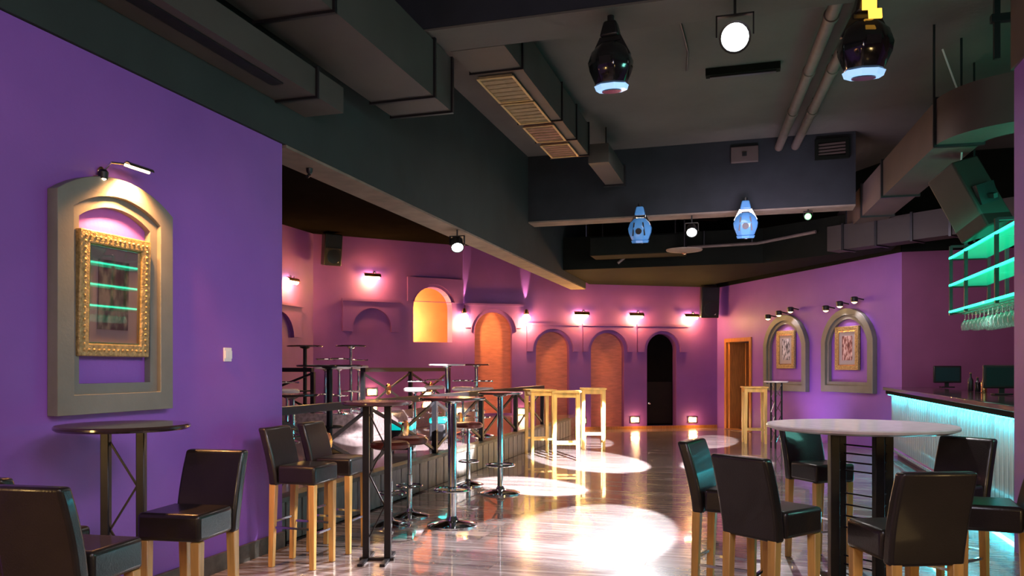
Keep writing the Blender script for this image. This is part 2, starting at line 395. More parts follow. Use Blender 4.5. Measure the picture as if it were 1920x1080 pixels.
# back wall with arches
def b2(px, py): return WB2.sz(px, py)
arches = []
for (l, r, top, bot) in ((890, 960, 585, 775), (1005, 1067, 622, 801), (1108, 1170, 624, 801), (1213, 1268, 626, 801)):
    x0 = b2(l, 700)[0]; x1 = b2(r, 700)[0]; zt = b2((l+r)/2, top)[1]
    arches.append((x0, x1, 0.38 if l == 890 else 0.0, zt))
o = MB().slab(rect(0, WB2.L, 0, 4.36), [arch(a[0], a[1], a[2]+0.06 if a[2] == 0 else a[2]+0.05, a[3]) for a in arches], 0, 0.35).build('wall_back', 'purple_far')
WB2.place(o); setting(o, 'plum back wall with a row of arched niches', 'wall'); wb = o
for i, a in enumerate(arches):
    if i < 3:
        MB().box(a[0]-0.1, a[1]+0.1, 0.16, 0.22, 0, a[3]+0.1).build('niche_back', 'niche', wb)
    # raised surround
    c = (a[0]+a[1])/2; hw = (a[1]-a[0])/2
    if i == 0:
        xl, xr, zt, zb_ = b2(872, 0)[0], b2(978, 0)[0], b2(925, 570)[1], b2(925, 615)[1]
    else:
        xl, xr = (b2([0, 985, 1090, 1192][i], 0)[0]+0.03, b2([0, 1086, 1188, 1290][i], 0)[0]-0.03)
        zt, zb_ = b2(1140, 608)[1], b2(1140, 660)[1]
    W_ = hw+0.09; ar = arch(c-W_, c+W_, zb_, a[3]+0.07)
    arcpts = ar[2:]                                   # right spring over the top to left spring
    poly = [(xl, zb_), (c-W_, zb_)] + list(reversed(arcpts)) + [(c+W_, zb_), (xr, zb_), (xr, zt), (xl, zt)]
    clean = []
    for q in poly:
        if not clean or (Vector(q)-Vector(clean[-1])).length > 1e-4: clean.append(q)
    MB().slab(clean, [], -0.07, -0.002).build('arch_surround', 'purple_far', wb)
    MB().box(xl-0.03, xr+0.03, -0.11, -0.071, zt-0.05, zt).build('ledge', 'purple_far', wb)
# plinth under the niches
MB().box(arches[1][0]-0.3, WB2.L-0.02, -0.04, -0.002, 0, 0.07).build('skirting', 'orange_wood', wb)
# blind arch reliefs on the back left wall
def relief(W, parent, pl, pr, pt, pb, al, arr, at_):
    xl, xr = W.sz(pl, 600)[0], W.sz(pr, 600)[0]; pc = (pl+pr)/2
    zt, zb2 = W.sz(pc, pt)[1], W.sz(pc, pb)[1]
    a0, a1, az = W.sz(al, 600)[0], W.sz(arr, 600)[0], W.sz(pc, at_)[1]
    arc = arch(a0, a1, zb2, az)[2:]
    poly = [(xl, zb2), (a0, zb2)]+list(reversed(arc))+[(a1, zb2), (xr, zb2), (xr, zt), (xl, zt)]
    cl = []
    for q in poly:
        if not cl or (Vector(q)-Vector(cl[-1])).length > 1e-4: cl.append(q)
    MB().slab(cl, [], -0.08, -0.002).build('blind_arch', 'purple_far', parent)
    MB().box(xl-0.03, xr+0.03, -0.12, -0.081, zt-0.04, zt+0.01).build('ledge', 'purple_far', parent)
relief(WB1, wbl, 641, 747, 563, 622, 660, 732, 578)
z1 = WB1.sz(815, 522)[1]
xl, xr = WB1.sz(763, 600)[0], WB1.L-0.02
poly = rect(xl, xr, za-0.0+0.9, z1); 
MB().slab(rect(xl, xr, zb-0.35, z1), [[(p_[0], max(p_[1], zb-0.34)) for p_ in arch(sa-0.05, sb+0.05, zb-0.34, zb+0.06)]], -0.06, -0.002).build('arch_surround', 'purple_far', wbl)
relief(WP, bpy.data.objects['wall_platform'], 470, 560, 567, 630, 490, 545, 583)

# right far wall with door opening
dx0, dz0 = WR.sz(1360, 806); dx1, dz1 = WR.sz(1410, 635)
o = wallmesh(WR, 'wall_right', 'purple', 0, 3.52, [rect(dx0, dx1, 0.01, 2.22)], 0.2); setting(o, 'purple wall on the right with two arched mouldings', 'wall')
d2 = MB().slab(rect(dx0, dx1, 0.01, 2.22), [rect(dx0+0.09, dx1-0.09, 0.02, 2.13)], -0.03, 0.22).build('door_2', 'orange_wood'); WR.place(d2); setting(d2, 'orange wooden door frame with a dark doorway at the right of the arches', 'door')
MB().box(dx0+0.09, dx0+0.18, 0.02, 0.9, 0.02, 2.13).build('door_leaf', 'orange_wood', d2)
MB().box(dx0-0.5, dx1+0.5, 1.3, 1.35, 0, 2.6).build('dark_passage', 'dark_room', d2)
MB().box(dx0+0.5, dx0+0.53, 0.25, 0.31, 0.02, 2.10).build('door_edge', 'orange_wood', d2)
o = wallmesh(WBAR, 'wall_bar', 'maroon', 0, 3.52); setting(o, 'maroon wall behind the bar', 'wall')
o = MB().box(5.2, 5.3, -1.6, 15.4, 0, ZC).build('wall_bar_side', 'maroon'); setting(o, 'maroon side wall beyond the bar', 'wall')
o = MB().box(-9.2, 5.3, -1.75, -1.6, 0, ZC).build('wall_front', 'purple'); setting(o, 'purple wall behind the camera', 'wall')
# dark painted upper walls
o = MB().slab(rect(0, WR.L, 3.52, ZC), [], -0.02, 0.15).build('wall_right_upper', 'charcoal'); WR.place(o); setting(o, 'dark painted upper part of the right wall', 'wall')
o = MB().slab(rect(0, WBAR.L, 3.52, ZC), [], -0.02, 0.15).build('wall_bar_upper', 'charcoal'); WBAR.place(o); setting(o, 'dark painted upper part of the bar wall', 'wall')
# purple pillar at the right
o = MB().box(2.06, 2.9, 6.3, 7.47, 0, 3.95).build('wall_pillar', 'purple'); setting(o, 'purple pillar at the right edge by the bar', 'pillar')
o = MB().box(2.04, 2.92, 6.28, 7.49, 3.951, ZC).build('wall_pillar_upper', 'duct_brown'); setting(o, 'brown upper part of the right pillar', 'pillar')
# ceilings
o = MB().box(XW-0.34, 5.3, -1.6, 21.5, ZC, ZC+0.1).build('ceiling', 'slab'); setting(o, 'grey-brown high ceiling slab over the dance floor', 'ceiling')
o = MB().slab([(-9.1, 5.8), (XW-0.35, 5.8), (XW-0.35, 19.8), (-9.1, 15)], [], 0, 0.1).build('ceiling_platform', 'black_ceiling')
o.rotation_euler = (PI/2, 0, 0); o.location = (0, 0, 4.46)
# slab() gives (x, y, z): turned so that its z runs along world y
o.rotation_euler = (-PI/2, 0, 0); o.scale = (1, 1, -1)
bpy.data.objects.remove(o)
vs = [(-9.2, 5.7), (XW-0.345, 5.7), (XW-0.345, 19.6), (-6.45, 17.9), (-9.2, 15.2)]
o = MB().add([(a, b, 4.36) for a, b in vs]+[(a, b, 4.46) for a, b in vs], [(4,3,2,1,0),(5,6,7,8,9)]+[(i, (i+1)%5, (i+1)%5+5, i+5) for i in range(5)]).build('ceiling_platform', 'black_ceiling'); setting(o, 'low black ceiling over the platform', 'ceiling')
# the long beam above the left wall
o = MB().box(XW-0.34, XW+0.02, -1.6, 18.6, 3.385, ZC).build('beam_left', 'beam_green'); setting(o, 'long dark green ceiling beam over the left wall line', 'beam')
MB().box(XW-0.335, XW+0.015, 5.92, 18.6, 3.36, 3.384).build('beam_underside', 'beam_under', o)
# near cross beam
o = MB().box(XW+0.025, 5.2, 6.82, 7.32, 4.62, ZC-0.002).build('beam_near', mat('navy_beam_paint', (0.018, 0.02, 0.032), 0.8, var=0.2, vscale=3, bump=0.2)); setting(o, 'navy cross beam nearest the camera', 'beam')
MB().box(XW+0.03, 5.19, 6.83, 7.33, 4.60, 4.619).build('beam_underside', 'slab', o)
# far cross beam
o = MB().box(XW+0.025, 1.55, 13.5, 13.95, 4.06, ZC-0.002).build('beam_far', mat('blue_black_beam_paint', (0.016, 0.019, 0.024), 0.8, var=0.2, vscale=3, bump=0.2)); setting(o, 'blue-black cross beam carrying the far stage lights', 'beam')
MB().box(XW+0.03, 1.55, 13.5, 13.9, 4.035, 4.059).build('beam_underside', 'beam_under', o)
# lowered dark ceiling behind the far beam
vs = [(XW+0.03, 17.6), (cornerC[0], 19.9), (2.3, 15.1), (2.3, 14.6), (0.2, 16.2), (XW+0.03, 16.2)]
o = MB().add([(a, b, 3.53) for a, b in vs]+[(a, b, 4.2) for a, b in vs], [(5,4,3,2,1,0),(6,7,8,9,10,11)]+[(i, (i+1)%6, (i+1)%6+6, i+6) for i in range(6)]).build('ceiling_soffit', 'charcoal'); setting(o, 'lowered dark soffit along the top of the back wall', 'ceiling')
vs = [(XW+0.03, 17.59), (cornerC[0], 19.89), (cornerC[0]+0.0, 20.8), (XW, 19.1)]
o = MB().add([(a, b, 3.53) for a, b in vs]+[(a, b, 4.0) for a, b in vs], [(3,2,1,0),(4,5,6,7)]+[(i, (i+1)%4, (i+1)%4+4, i+4) for i in range(4)]).build('ceiling_soffit_rear', 'charcoal'); setting(o, 'rear strip of the dark soffit above the niches', 'ceiling')
o = MB().slab(rect(WB2.L-3.4, WB2.L, 4.36, ZC), [], 0.0, 0.15).build('wall_back_upper', 'charcoal'); WB2.place(o); setting(o, 'dark upper part of the back wall', 'wall')

# ------------------------------------------------------------------ platform
pf = bpy.data.objects.new('platform', None); COL.objects.link(pf); setting(pf, 'raised timber platform to the left with upright riser boards', 'platform')
PZ = 0.38; PX = -3.88; TZ = 0.75
vs = [(-8.98, 5.9), (PX, 5.9), (PX, 18.95), (-6.47, 17.5), (-8.93, 15.05)]
MB().add([(a, b, 0.002) for a, b in vs]+[(a, b, PZ) for a, b in vs], [(4,3,2,1,0),(5,6,7,8,9)]+[(i, (i+1)%5, (i+1)%5+5, i+5) for i in range(5)]).build('deck', 'tier', pf)
vs = [(-8.97, 11.7), (-6.0, 11.7), (-6.0, 17.6), (-6.45, 17.4), (-8.92, 15.0)]
MB().add([(a, b, PZ+0.002) for a, b in vs]+[(a, b, TZ) for a, b in vs], [(4,3,2,1,0),(5,6,7,8,9)]+[(i, (i+1)%5, (i+1)%5+5, i+5) for i in range(5)]).build('upper_deck', 'tier', pf)
p0 = None; y = 5.92; k = 0
while y < 17.3:
    if p0 is None: o = MB().box(0, 0.025, 0, 0.125, 0.0, 0.345).build('riser_board', 'riser', pf, bevel=0.004, segs=1); p0 = o
    else: o = p0.copy(); COL.objects.link(o)
    o.location = (PX+0.001+0.006*(k % 2), y, 0.002); y += 0.132; k += 1
MB().box(PX-0.10, PX+0.05, 5.9, 17.4, PZ-0.03, PZ+0.012).build('nosing', 'skirt', pf)

# ------------------------------------------------------------------ railings
def railing(label, pts, z, h, group=None, x_brace=True, wd=0.07):
    r = thing('platform_railing', label, 'railing', (pts[0][0], pts[0][1], z)); ox, oy = pts[0]
    P = [(a-ox, b-oy) for a, b in pts]
    MB().bar((P[0][0], P[0][1], h-0.04), (P[-1][0], P[-1][1], h-0.04), wd+0.02, 0.07).build('top_rail', 'steel', r)
    for a in P: MB().bar((a[0], a[1], 0), (a[0], a[1], h-0.076), wd*0.95, wd*0.8).build('post', 'steel', r)
    for a, b in zip(P[:-1], P[1:]):
        m_ = ((a[0]+b[0])/2, (a[1]+b[1])/2, h*0.5)
        for q, zz in ((a, 0.06), (a, h-0.11), (b, 0.06), (b, h-0.11)):
            qx = q[0]+(m_[0]-q[0])*0.05; qy = q[1]+(m_[1]-q[1])*0.05
            MB().bar((qx, qy, zz), (m_[0]+(qx-m_[0])*0.08, m_[1]+(qy-m_[1])*0.08, m_[2]+(zz-m_[2])*0.08), 0.022, 0.035).build('brace', 'steel', r)
        dr = Vector((b[0]-a[0], b[1]-a[1], 0)).normalized(); ax = dr.cross(Vector((0,0,1)))
        mt = Matrix.Translation(Vector(m_)) @ ax.to_track_quat('Z', 'Y').to_matrix().to_4x4()
        MB().lathe([(0.09, -0.015), (0.10, -0.01), (0.10, 0.01), (0.09, 0.015)], 20, mt).build('round_plate', 'brass', r, smooth=True)
    return r
railing('long black cross-braced railing along the front edge of the platform', [(-3.94, yy_) for yy_ in (5.98, 7.8, 9.65, 11.5, 13.35, 15.2)], PZ+0.002+0.012, 0.77)
railing('black cross-braced railing on the upper tier, right of the tall tables', [(-6.08, yy_) for yy_ in (11.8, 13.7, 15.65)], TZ, 0.76)
railing('short black railing on the upper tier against the left wall corner', [(-8.6, 11.8), (-7.0, 11.8)], TZ, 0.76)

# ------------------------------------------------------------------ ducts
def flange_y(d, x0, x1, y, z0, z1, e=0.03, t=0.035):
    MB().slab(rect(x0-e, x1+e, z0-e, z1+e), [rect(x0+0.002, x1-0.002, z0+0.002, z1-0.002)], y-t/2, y+t/2).build('flange', 'steel', d)
d = thing('air_duct', 'widest grey-brown ceiling duct at upper left, beside the long beam', 'duct', (0,0,0))
MB().box(-3.50, -2.86, -1.5, 7.42, 4.05, 4.575).build('duct_body', 'duct', d)
for y in (0.5, 3.3, 5.1, 6.98): flange_y(d, -3.50, -2.86, y, 4.05, 4.575, 0.02)
MB().box(-3.52, -2.84, 7.42, 7.46, 4.03, 4.585).build('end_cap', 'steel', d)
d = thing('air_duct', 'narrow lower ceiling duct tight against the beam above the left wall', 'duct', (0,0,0))
MB().box(-3.755, -3.38, -1.5, 6.2, 3.70, 3.92).build('duct_body', 'duct', d)
for y in (1.6, 3.75, 5.75): flange_y(d, -3.735, -3.38, y, 3.70, 3.92, 0.018, 0.03)
MB().box(-3.57, -3.46, 3.9, 5.4, 3.688, 3.699).build('slot_vent', 'steel', d)
d = thing('air_duct', 'ceiling duct with four tan and russet vent grilles, hung from the slab', 'duct', (0,0,0))
MB().box(-2.83, -2.28, 7.34, 11.5, 4.6, 5.05).build('duct_body', 'duct', d)
for y in (7.95, 9.75, 10.62, 11.45): flange_y(d, -2.83, -2.28, y, 4.6, 5.05, 0.02)
for i, (a, b) in enumerate(((8.05, 8.85), (8.9, 9.7), (9.83, 10.55), (10.7, 11.38))):
    v = MB().slab([(-2.79, a), (-2.42, a), (-2.42, b), (-2.79, b)], [], 0, 0.02)
    v.v = [(x, z, 4.575+y) for x, y, z in v.v]
    g = v.build('vent_grille', 'vent' if i < 2 else 'vent_red', d)
    e = MB().box(-2.81, -2.785, a, b, 4.565, 4.574).box(-2.425, -2.40, a, b, 4.565, 4.574).box(-2.785, -2.425, b-0.02, b, 4.565, 4.574).box(-2.785, -2.425, a, a+0.02, 4.565, 4.574).build('grille_frame', 'vent_edge', g)
    for q in range(6):
        yq = a+(b-a)*(q+0.7)/6.4
        MB().box(-2.78, -2.43, yq, yq+0.012, 4.568, 4.574).build('slat', 'vent_edge' if q % 3 == 3 else 'vent', g)
d = thing('duct_stub', 'small open duct end just beyond the vent grille duct', 'duct', (0,0,0))
MB().box(-2.3, -2.0, 11.56, 13.0, 4.5, 4.78).build('duct_body', 'duct', d)
MB().slab(rect(-2.33, -1.97, 4.47, 4.81), [rect(-2.29, -2.01, 4.51, 4.77)], 12.98, 13.03).build('flange', 'steel', d)
MB().bar((-2.15, 12.2, 4.78), (-2.15, 12.2, 5.2), 0.02).build('hanger', 'black', d)

# curved duct over the bar
def sweep(path, wd, z0, z1):
    m = MB(); vs = []; fs = []
    for i, p in enumerate(path):
        p = Vector(p); a = Vector(path[max(i-1, 0)]); b = Vector(path[min(i+1, len(path)-1)])
        t = (b-a).normalized(); n = Vector((t.y, -t.x))
        for off, z in ((0, z0), (wd, z0), (wd, z1), (0, z1)): vs.append((p.x+n.x*off, p.y+n.y*off, z))
    for i in range(len(path)-1):
        for k in range(4): fs.append((i*4+k, i*4+(k+1)%4, i*4+4+(k+1)%4, i*4+4+k))
    fs.append((3,2,1,0)); L = len(path)-1; fs.append((L*4, L*4+1, L*4+2, L*4+3))
    return m.add(vs, fs)
d = thing('bar_duct', 'brown curved duct over the bar with green lit underside', 'duct', (0,0,0))
S0, S1 = Vector((1.53, 16.1)), Vector((1.90, 9.55))
dirv = (S1-S0).normalized()
curve = []
for k in range(0, 11):
    a = math.radians(-86.8+k*8.5)   # heading angle, turning left towards +X
    curve.append(a)
pts = [S1]; step = 0.10*1.0
for a in curve[1:]:
    p = pts[-1]; pts.append(p+Vector((math.cos(a), math.sin(a)))*step*1.25)
# note: heading -86.8 is straight towards the camera, 0 is +X
path = pts+[pts[-1]+Vector((1.6, 0.02))]
rev = [tuple(p) for p in reversed(path)]
sweep(rev, 0.45, 3.9, 4.39).build('duct_elbow', 'duct_brown', d, smooth=True)
sweep([tuple(S1+Vector((0,0.002))), tuple(S0)], 0.45, 3.9, 4.39).build('duct_body', 'duct_brown', d)
for fz in (0.0, 0.40, 0.41+0.22, 0.64+0.2):
    c = S1+(S0-S1)*fz; q = c+(S0-S1).normalized()*0.05
    sweep([tuple(c-Vector((0.025,0))), tuple(q-Vector((0.025,0)))], 0.50, 3.875, 4.415).build('flange', 'black', d)
for c in (S1+Vector((-0.02, 0.02)), pts[-1]+Vector((0.35, 0.02)), S1+Vector((0.35, 0.5))):
    MB().bar((c.x, c.y, 3.88), (c.x, c.y, 5.2), 0.022).build('hanger_rod', 'black', d)
d = thing('bar_duct', 'lower dark duct running behind the bar speaker with upright seams', 'duct', (0,0,0))
q0, q1 = Vector((1.2, 16.9)), Vector((4.9, 12.7))
MB().bar((1.35, 14.9, 3.72), (4.6, 12.3, 3.72), 0.35, 0.42).build('duct_body', 'duct_dark', d)
for k in range(7):
    f = (k+0.5)/7; x = 1.35+3.25*f; yq = 14.9-2.6*f; dd = Vector((3.25, -2.6)).normalized()*0.02
    MB().bar((x-dd.x, yq-dd.y, 3.72), (x+dd.x, yq+dd.y, 3.72), 0.39, 0.46).build('flange', 'black', d)

# ceiling pipes
for i, (a, b, lab) in enumerate((((0.85, 7.34, 5.03), (0.41, 13.49, 5.03), 'left one of two brown pipes running under the ceiling slab'),
                                 ((1.12, 7.34, 5.03), (0.66, 13.49, 5.03), 'right one of two brown pipes running under the ceiling slab'))):
    p = thing('ceiling_pipe', lab, 'pipe', a); bb_ = Vector(b)-Vector(a)
    MB().tube([(0,0,0), bb_*0.5, bb_], 0.065, 14).build('pipe_run', 'pipe', p, smooth=True)
    for f in (0.2, 0.45, 0.7): MB().tube([bb_*f, bb_*(f+0.012)], 0.078, 14).build('coupling', 'pipe', p, smooth=True); MB().bar(bb_*(f+0.006), bb_*(f+0.006)+Vector((0,0,0.17)), 0.015).build('bracket', 'black', p)
# fluorescent batten + junctions on ceiling
p = thing('ceiling_batten', 'dark slim strip batten fixed under the ceiling slab left of the pipes', 'batten', (0, 0, 0))
MB().box(-0.55, 0.33, 10.15, 10.27, 5.11, 5.198).build('housing', 'charcoal', p)
MB().box(-0.5, 0.28, 10.18, 10.24, 5.09, 5.109).build('cover', 'black', p)
p = thing('junction_box', 'brown plate on the far cross beam face', 'box', (0, 0, 0))
MB().box(-0.33, 0.1, 13.44, 13.498, 4.82, 5.08).build('plate', 'duct_brown', p, bevel=0.01); MB().box(-0.15, -0.08, 13.42, 13.439, 4.92, 4.98).build('knob', 'black', p)
p = thing('ceiling_grille', 'dark louvred grille high up beside the pipes on the far beam', 'grille', (0, 0, 0))
MB().slab(rect(0.95, 1.45, 4.78, 5.1), [rect(1.0, 1.40, 4.83, 5.05)], 13.44, 13.498).build('frame', 'charcoal', p)
for k in range(4): MB().bar((1.0, 13.47, 4.86+k*0.05), (1.40, 13.47, 4.875+k*0.05), 0.012, 0.03).build('louvre', 'duct_brown', p)
# truss bar over the upper right
p = thing('lighting_bar', 'black overhead bar with drop hanger by the curved duct', 'bar', (0,0,0))
MB().bar((2.15, 8.5, 4.78), (3.6, 8.5, 4.78), 0.07).build('bar', 'black', p); MB().bar((2.2, 8.5, 4.40), (2.2, 8.5, 5.2), 0.05).build('drop', 'black', p)

# conduit and small ducts under the far soffit
t = thing('conduit', 'thin brown conduit running along the dark soffit above the niches', 'conduit', (0, 0, 0))
q = [(-2.6, 16.12, 3.62), (-2.3, 16.12, 3.86), (0.1, 16.1, 3.9), (1.1, 15.35, 3.95)]
MB().tube(q, 0.03, 8).build('conduit_run', 'pipe', t, smooth=True)
for x_ in (-1.9, -0.9, 0.0): MB().bar((x_, 16.12, 3.92), (x_, 16.12, 4.19), 0.02).build('clip', 'black', t)
t = thing('soffit_duct', 'short dark box duct hanging before the soffit left of the flat pendant dish', 'duct', (0, 0, 0))
MB().box(-3.0, -1.2, 15.2, 15.8, 3.66, 4.02).build('duct_body', 'charcoal', t, bevel=0.02)
for x_ in (-2.8, -1.4): MB().bar((x_, 15.5, 4.02), (x_, 15.5, 5.2), 0.02).build('hanger', 'black', t)

# ------------------------------------------------------------------ stage lights
def moving_head(label, loc, rz, shell, lens, scale=1.0, yoke='black', lens_col=None, group='moving head stage lights', light_tint=False):
    t = thing('moving_head_light', label, 'stage light', loc, rz); t['group'] = group
    s = scale
    acc = 'chrome' if light_tint else 'black'
    MB().tube([(0,0,0), (0,0,-0.06*s)], 0.03*s, 10).build('clamp', 'black', t, smooth=True)
    if light_tint: MB().bar((0,0,-0.03*s), (0,0.2,-0.03*s), 0.03).build('arm', 'black', t)
    MB().frustum((0,0,-0.19*s), (0.085*s,0.07*s), (0,0,-0.05*s), (0.055*s,0.05*s)).build('base', shell if light_tint else 'black', t, bevel=0.02*s)
    y_ = MB(); y_.bar((-0.07*s,0,-0.19*s), (-0.155*s,0,-0.36*s), 0.035*s, 0.05*s); y_.bar((0.07*s,0,-0.19*s), (0.155*s,0,-0.36*s), 0.035*s, 0.05*s); y_.box(-0.09*s,0.09*s,-0.03*s,0.03*s,-0.225*s,-0.19*s)
    y_.build('yoke', acc, t)
    mt = Matrix.Translation((0,0,-0.40*s)) @ Matrix.Rotation(math.radians(8), 4, 'X') @ Matrix.Rotation(PI/8, 4, 'Z')
    h = MB().lathe([(0.09*s,0.16*s),(0.165*s,0.09*s),(0.20*s,-0.0*s),(0.19*s,-0.07*s),(0.14*s,-0.19*s)][::-1], 8, mt).build('head', shell, t, bevel=0.015*s)
    mt = mt @ Matrix.Rotation(-PI/8, 4, 'Z')
    MB().lathe([(0.135*s,-0.235*s),(0.15*s,-0.195*s)], 8, mt @ Matrix.Rotation(PI/8, 4, 'Z')).build('lens', lens, h)
    MB().lathe([(0.085*s,-0.245*s),(0.085*s,-0.236*s)], 16, mt).build('front_lens', 'gloss_black', h, smooth=True)
    mb = mt @ Matrix.Translation((0,-0.183*s,-0.05*s)) @ Matrix.Rotation(PI/2, 4, 'X')
    if light_tint:
        MB().lathe([(0.05*s,0),(0.05*s,0.012*s)], 16, mb).build('round_badge', 'black', h, smooth=True)
        for sx in (-1, 1): MB().bar(mt @ Vector((sx*0.07*s,-0.165*s,0.09*s)), mt @ Vector((sx*0.095*s,-0.165*s,-0.12*s)), 0.02*s).build('seam', 'black', h)
    else: MB().box(-0.05*s, 0.05*s, -0.19*s, -0.172*s, -0.04*s, 0.02*s, mt).build('badge', 'steel', h)
    if yoke == 'amber':
        MB().box(-0.05*s, 0.05*s, -0.098*s, -0.084*s, -0.19*s, -0.06*s).build('light_tint', 'amber', t)  # amber light on the yoke painted as a glowing plate
        MB().box(-0.045*s, 0.045*s, -0.17*s, -0.155*s, -0.33*s, -0.26*s, Matrix.Rotation(-0.15, 4, 'X')).build('painted_reflection', 'amber', t)  # amber reflection on the head painted as a glowing plate
    return t
moving_head('large black moving head light at upper centre with a pale blue lens rim', atY(1145, 7.0, 4.60), -0.1, 'gloss_black', 'lamp_blue', 1.02)
moving_head('large black moving head light at upper right with amber lit yoke', atY(1622, 7.1, 4.60), 0.2, 'gloss_black', 'lamp_blue', 1.12, yoke='amber')
moving_head('small blue-lit moving head, left of the pair under the far beam', atY(1200, 13.3, 4.22), 0, 'blue_lit_shell', 'blue_lit_shell', 1.02, light_tint=True)
moving_head('small blue-lit moving head, right of the pair under the far beam', atY(1398, 13.3, 4.22), 0, 'blue_lit_shell', 'blue_lit_shell', 1.02, light_tint=True)
def par(label, loc, aim, r, lens, rod=0.25, energy=None, name='spotlight'):
    t = thing(name, label, 'spotlight', loc)
    MB().tube([(0,0,0),(0,0,-rod)], 0.012, 8).build('rod', 'black', t)
    MB().box(-r*1.25, -r*1.15, -0.02, 0.02, -rod-r*1.5, -rod).box(r*1.15, r*1.25, -0.02, 0.02, -rod-r*1.5, -rod).box(-r*1.25, r*1.25, -0.02, 0.02, -rod-0.012, -rod).build('bracket', 'black', t)
    c = Vector((0,0,-rod-r*1.5)); d_ = (Vector(aim)-(Vector(loc)+c)).normalized()
    mt = Matrix.Translation(c) @ d_.to_track_quat('Z', 'Y').to_matrix().to_4x4()
    MB().lathe([(r*0.6,-r*1.6),(r*0.95,-r*1.1),(r,0),(r*1.05,r*0.6),(r*0.9,r*0.62),(r*0.9,r*0.3)], 20, mt).build('can', 'black', t, smooth=True)
    MB().lathe([(r*0.88,r*0.31),(r*0.80,r*0.50),(r*0.4,r*0.60)], 20, mt).build('lens', lens, t, smooth=True)
    return Vector(loc)+c+d_*r*0.9
c1 = par('bright white spotlight glaring from the near beam at top centre', atY(1378, 7.0, 4.60), (0, 1.0, 1.5), 0.125, 'lamp_cold', 0.12)
c2 = par('small white spotlight hung in the middle below the far beam', atY(1297, 13.6, 4.034), (-0.5, 9, 0), 0.09, 'lamp_cold', 0.12)
c3 = par('small spotlight clamped under the long green beam', (XW-0.02, 10.1, 3.359), (-2.5, 7.5, 0), 0.085, 'lamp_cold', 0.08)
c4 = par('tiny green lamp below the right end of the far beam', atY(1515, 13.6, 4.034), (0.2, 3, 1.5), 0.055, 'lamp_green', 0.03)
t = thing('security_camera', 'little dark camera under the long beam near the left wall corner', 'camera', (XW-0.17, 6.6, 3.359))
MB().lathe([(0.02,-0.05),(0.03,-0.03),(0.032,0)], 14).build('dome_base', 'black', t, smooth=True); MB().tube([(0,0,-0.06),(0.0,-0.04,-0.085)], 0.016, 10).build('lens_barrel', 'black', t, smooth=True)
t = thing('ceiling_lamp', 'flat brown pendant dish hung below the far beam on a rod', 'lamp', at(1283, 14.6, 4.2))
MB().lathe([(0.08,-0.60),(0.32,-0.56),(0.33,-0.54),(0.08,-0.50)], 26).build('dish', 'beam_under', t, smooth=True); MB().tube([(0,0,-0.50),(0,0,1.0)], 0.012, 8).build('rod', 'black', t); MB().lathe([(0.03,-0.62),(0.05,-0.60)], 12).build('finial', 'brass', t, smooth=True)
# cable across the ceiling
t = MB().tube([at(1170, 7.1, 5.19), at(1260, 7.8, 5.185), at(1290, 9.3, 5.185), at(1288, 9.9, 5.18)], 0.012, 6).build('ceiling_cable', 'black', smooth=True); tag(t, 'thin dark cable run along the ceiling slab beside the big moving head', 'cable')

# stage beams on the floor
def beam(px, y, src, e, ang, col=(0.97, 0.97, 1.0), blend=0.35, z=0.0, size=0.03):
    return light('SPOT', src, e, col, at(px, floor_t(y, z), z), size=size, angle=ang, blend=blend, name='stage_and_fill_beam')
far1 = tuple(at(1200, 12.9, 3.45)); far2 = tuple(at(1398, 12.6, 3.45)); near1 = tuple(at(1145, 6.7, 3.85)); near2 = tuple(at(1622, 6.4, 3.85))
beam(1110, 866, near2, 30000, 13, blend=0.15)
beam(1360, 872, near1, 26000, 11, blend=0.2)
beam(1110, 831, near1, 30000, 5, blend=0.15)
beam(1330, 829, near1, 36000, 6, blend=0.15)
beam(1000, 912, near2, 17000, 12, blend=0.2)
beam(1120, 985, far1, 6080, 14, blend=0.2)
beam(940, 1040, far2, 6300, 17, blend=0.3)
beam(1180, 1090, far1, 1800, 14)
beam(780, 835, near2, 21000, 12, z=0.38, blend=0.2)
beam(700, 806, near1, 12600, 10, z=0.38, blend=0.2)
beam(600, 1050, (0.0, 7.0, 3.9), 700, 14)
beam(1640, 1075, far2, 1200, 14)
light('SPOT', (0.4, 7.0, 4.0), 260, (1.0, 0.92, 0.96), (0.7, 6.0, 1.1), size=0.05, angle=30, blend=0.4, name='stage_and_fill_beam')  # added fill spot brightening the pale round tabletop, no fixture of its own
light('SPOT', (-1.6, 9.8, 4.3), 420, (1.0, 0.82, 0.55), tuple(at(1060, 13.6, 0.8)), size=0.05, angle=24, blend=0.5, name='stage_and_fill_beam')  # added fill spot brightening the three wooden tables
light('SPOT', (1.1, 13.0, 3.6), 160, (1.0, 0.82, 0.6), tuple(at(1420, 16.0, 0.8)), size=0.05, angle=24, blend=0.5, name='stage_and_fill_beam')  # added fill spot for the wooden table by the doorway

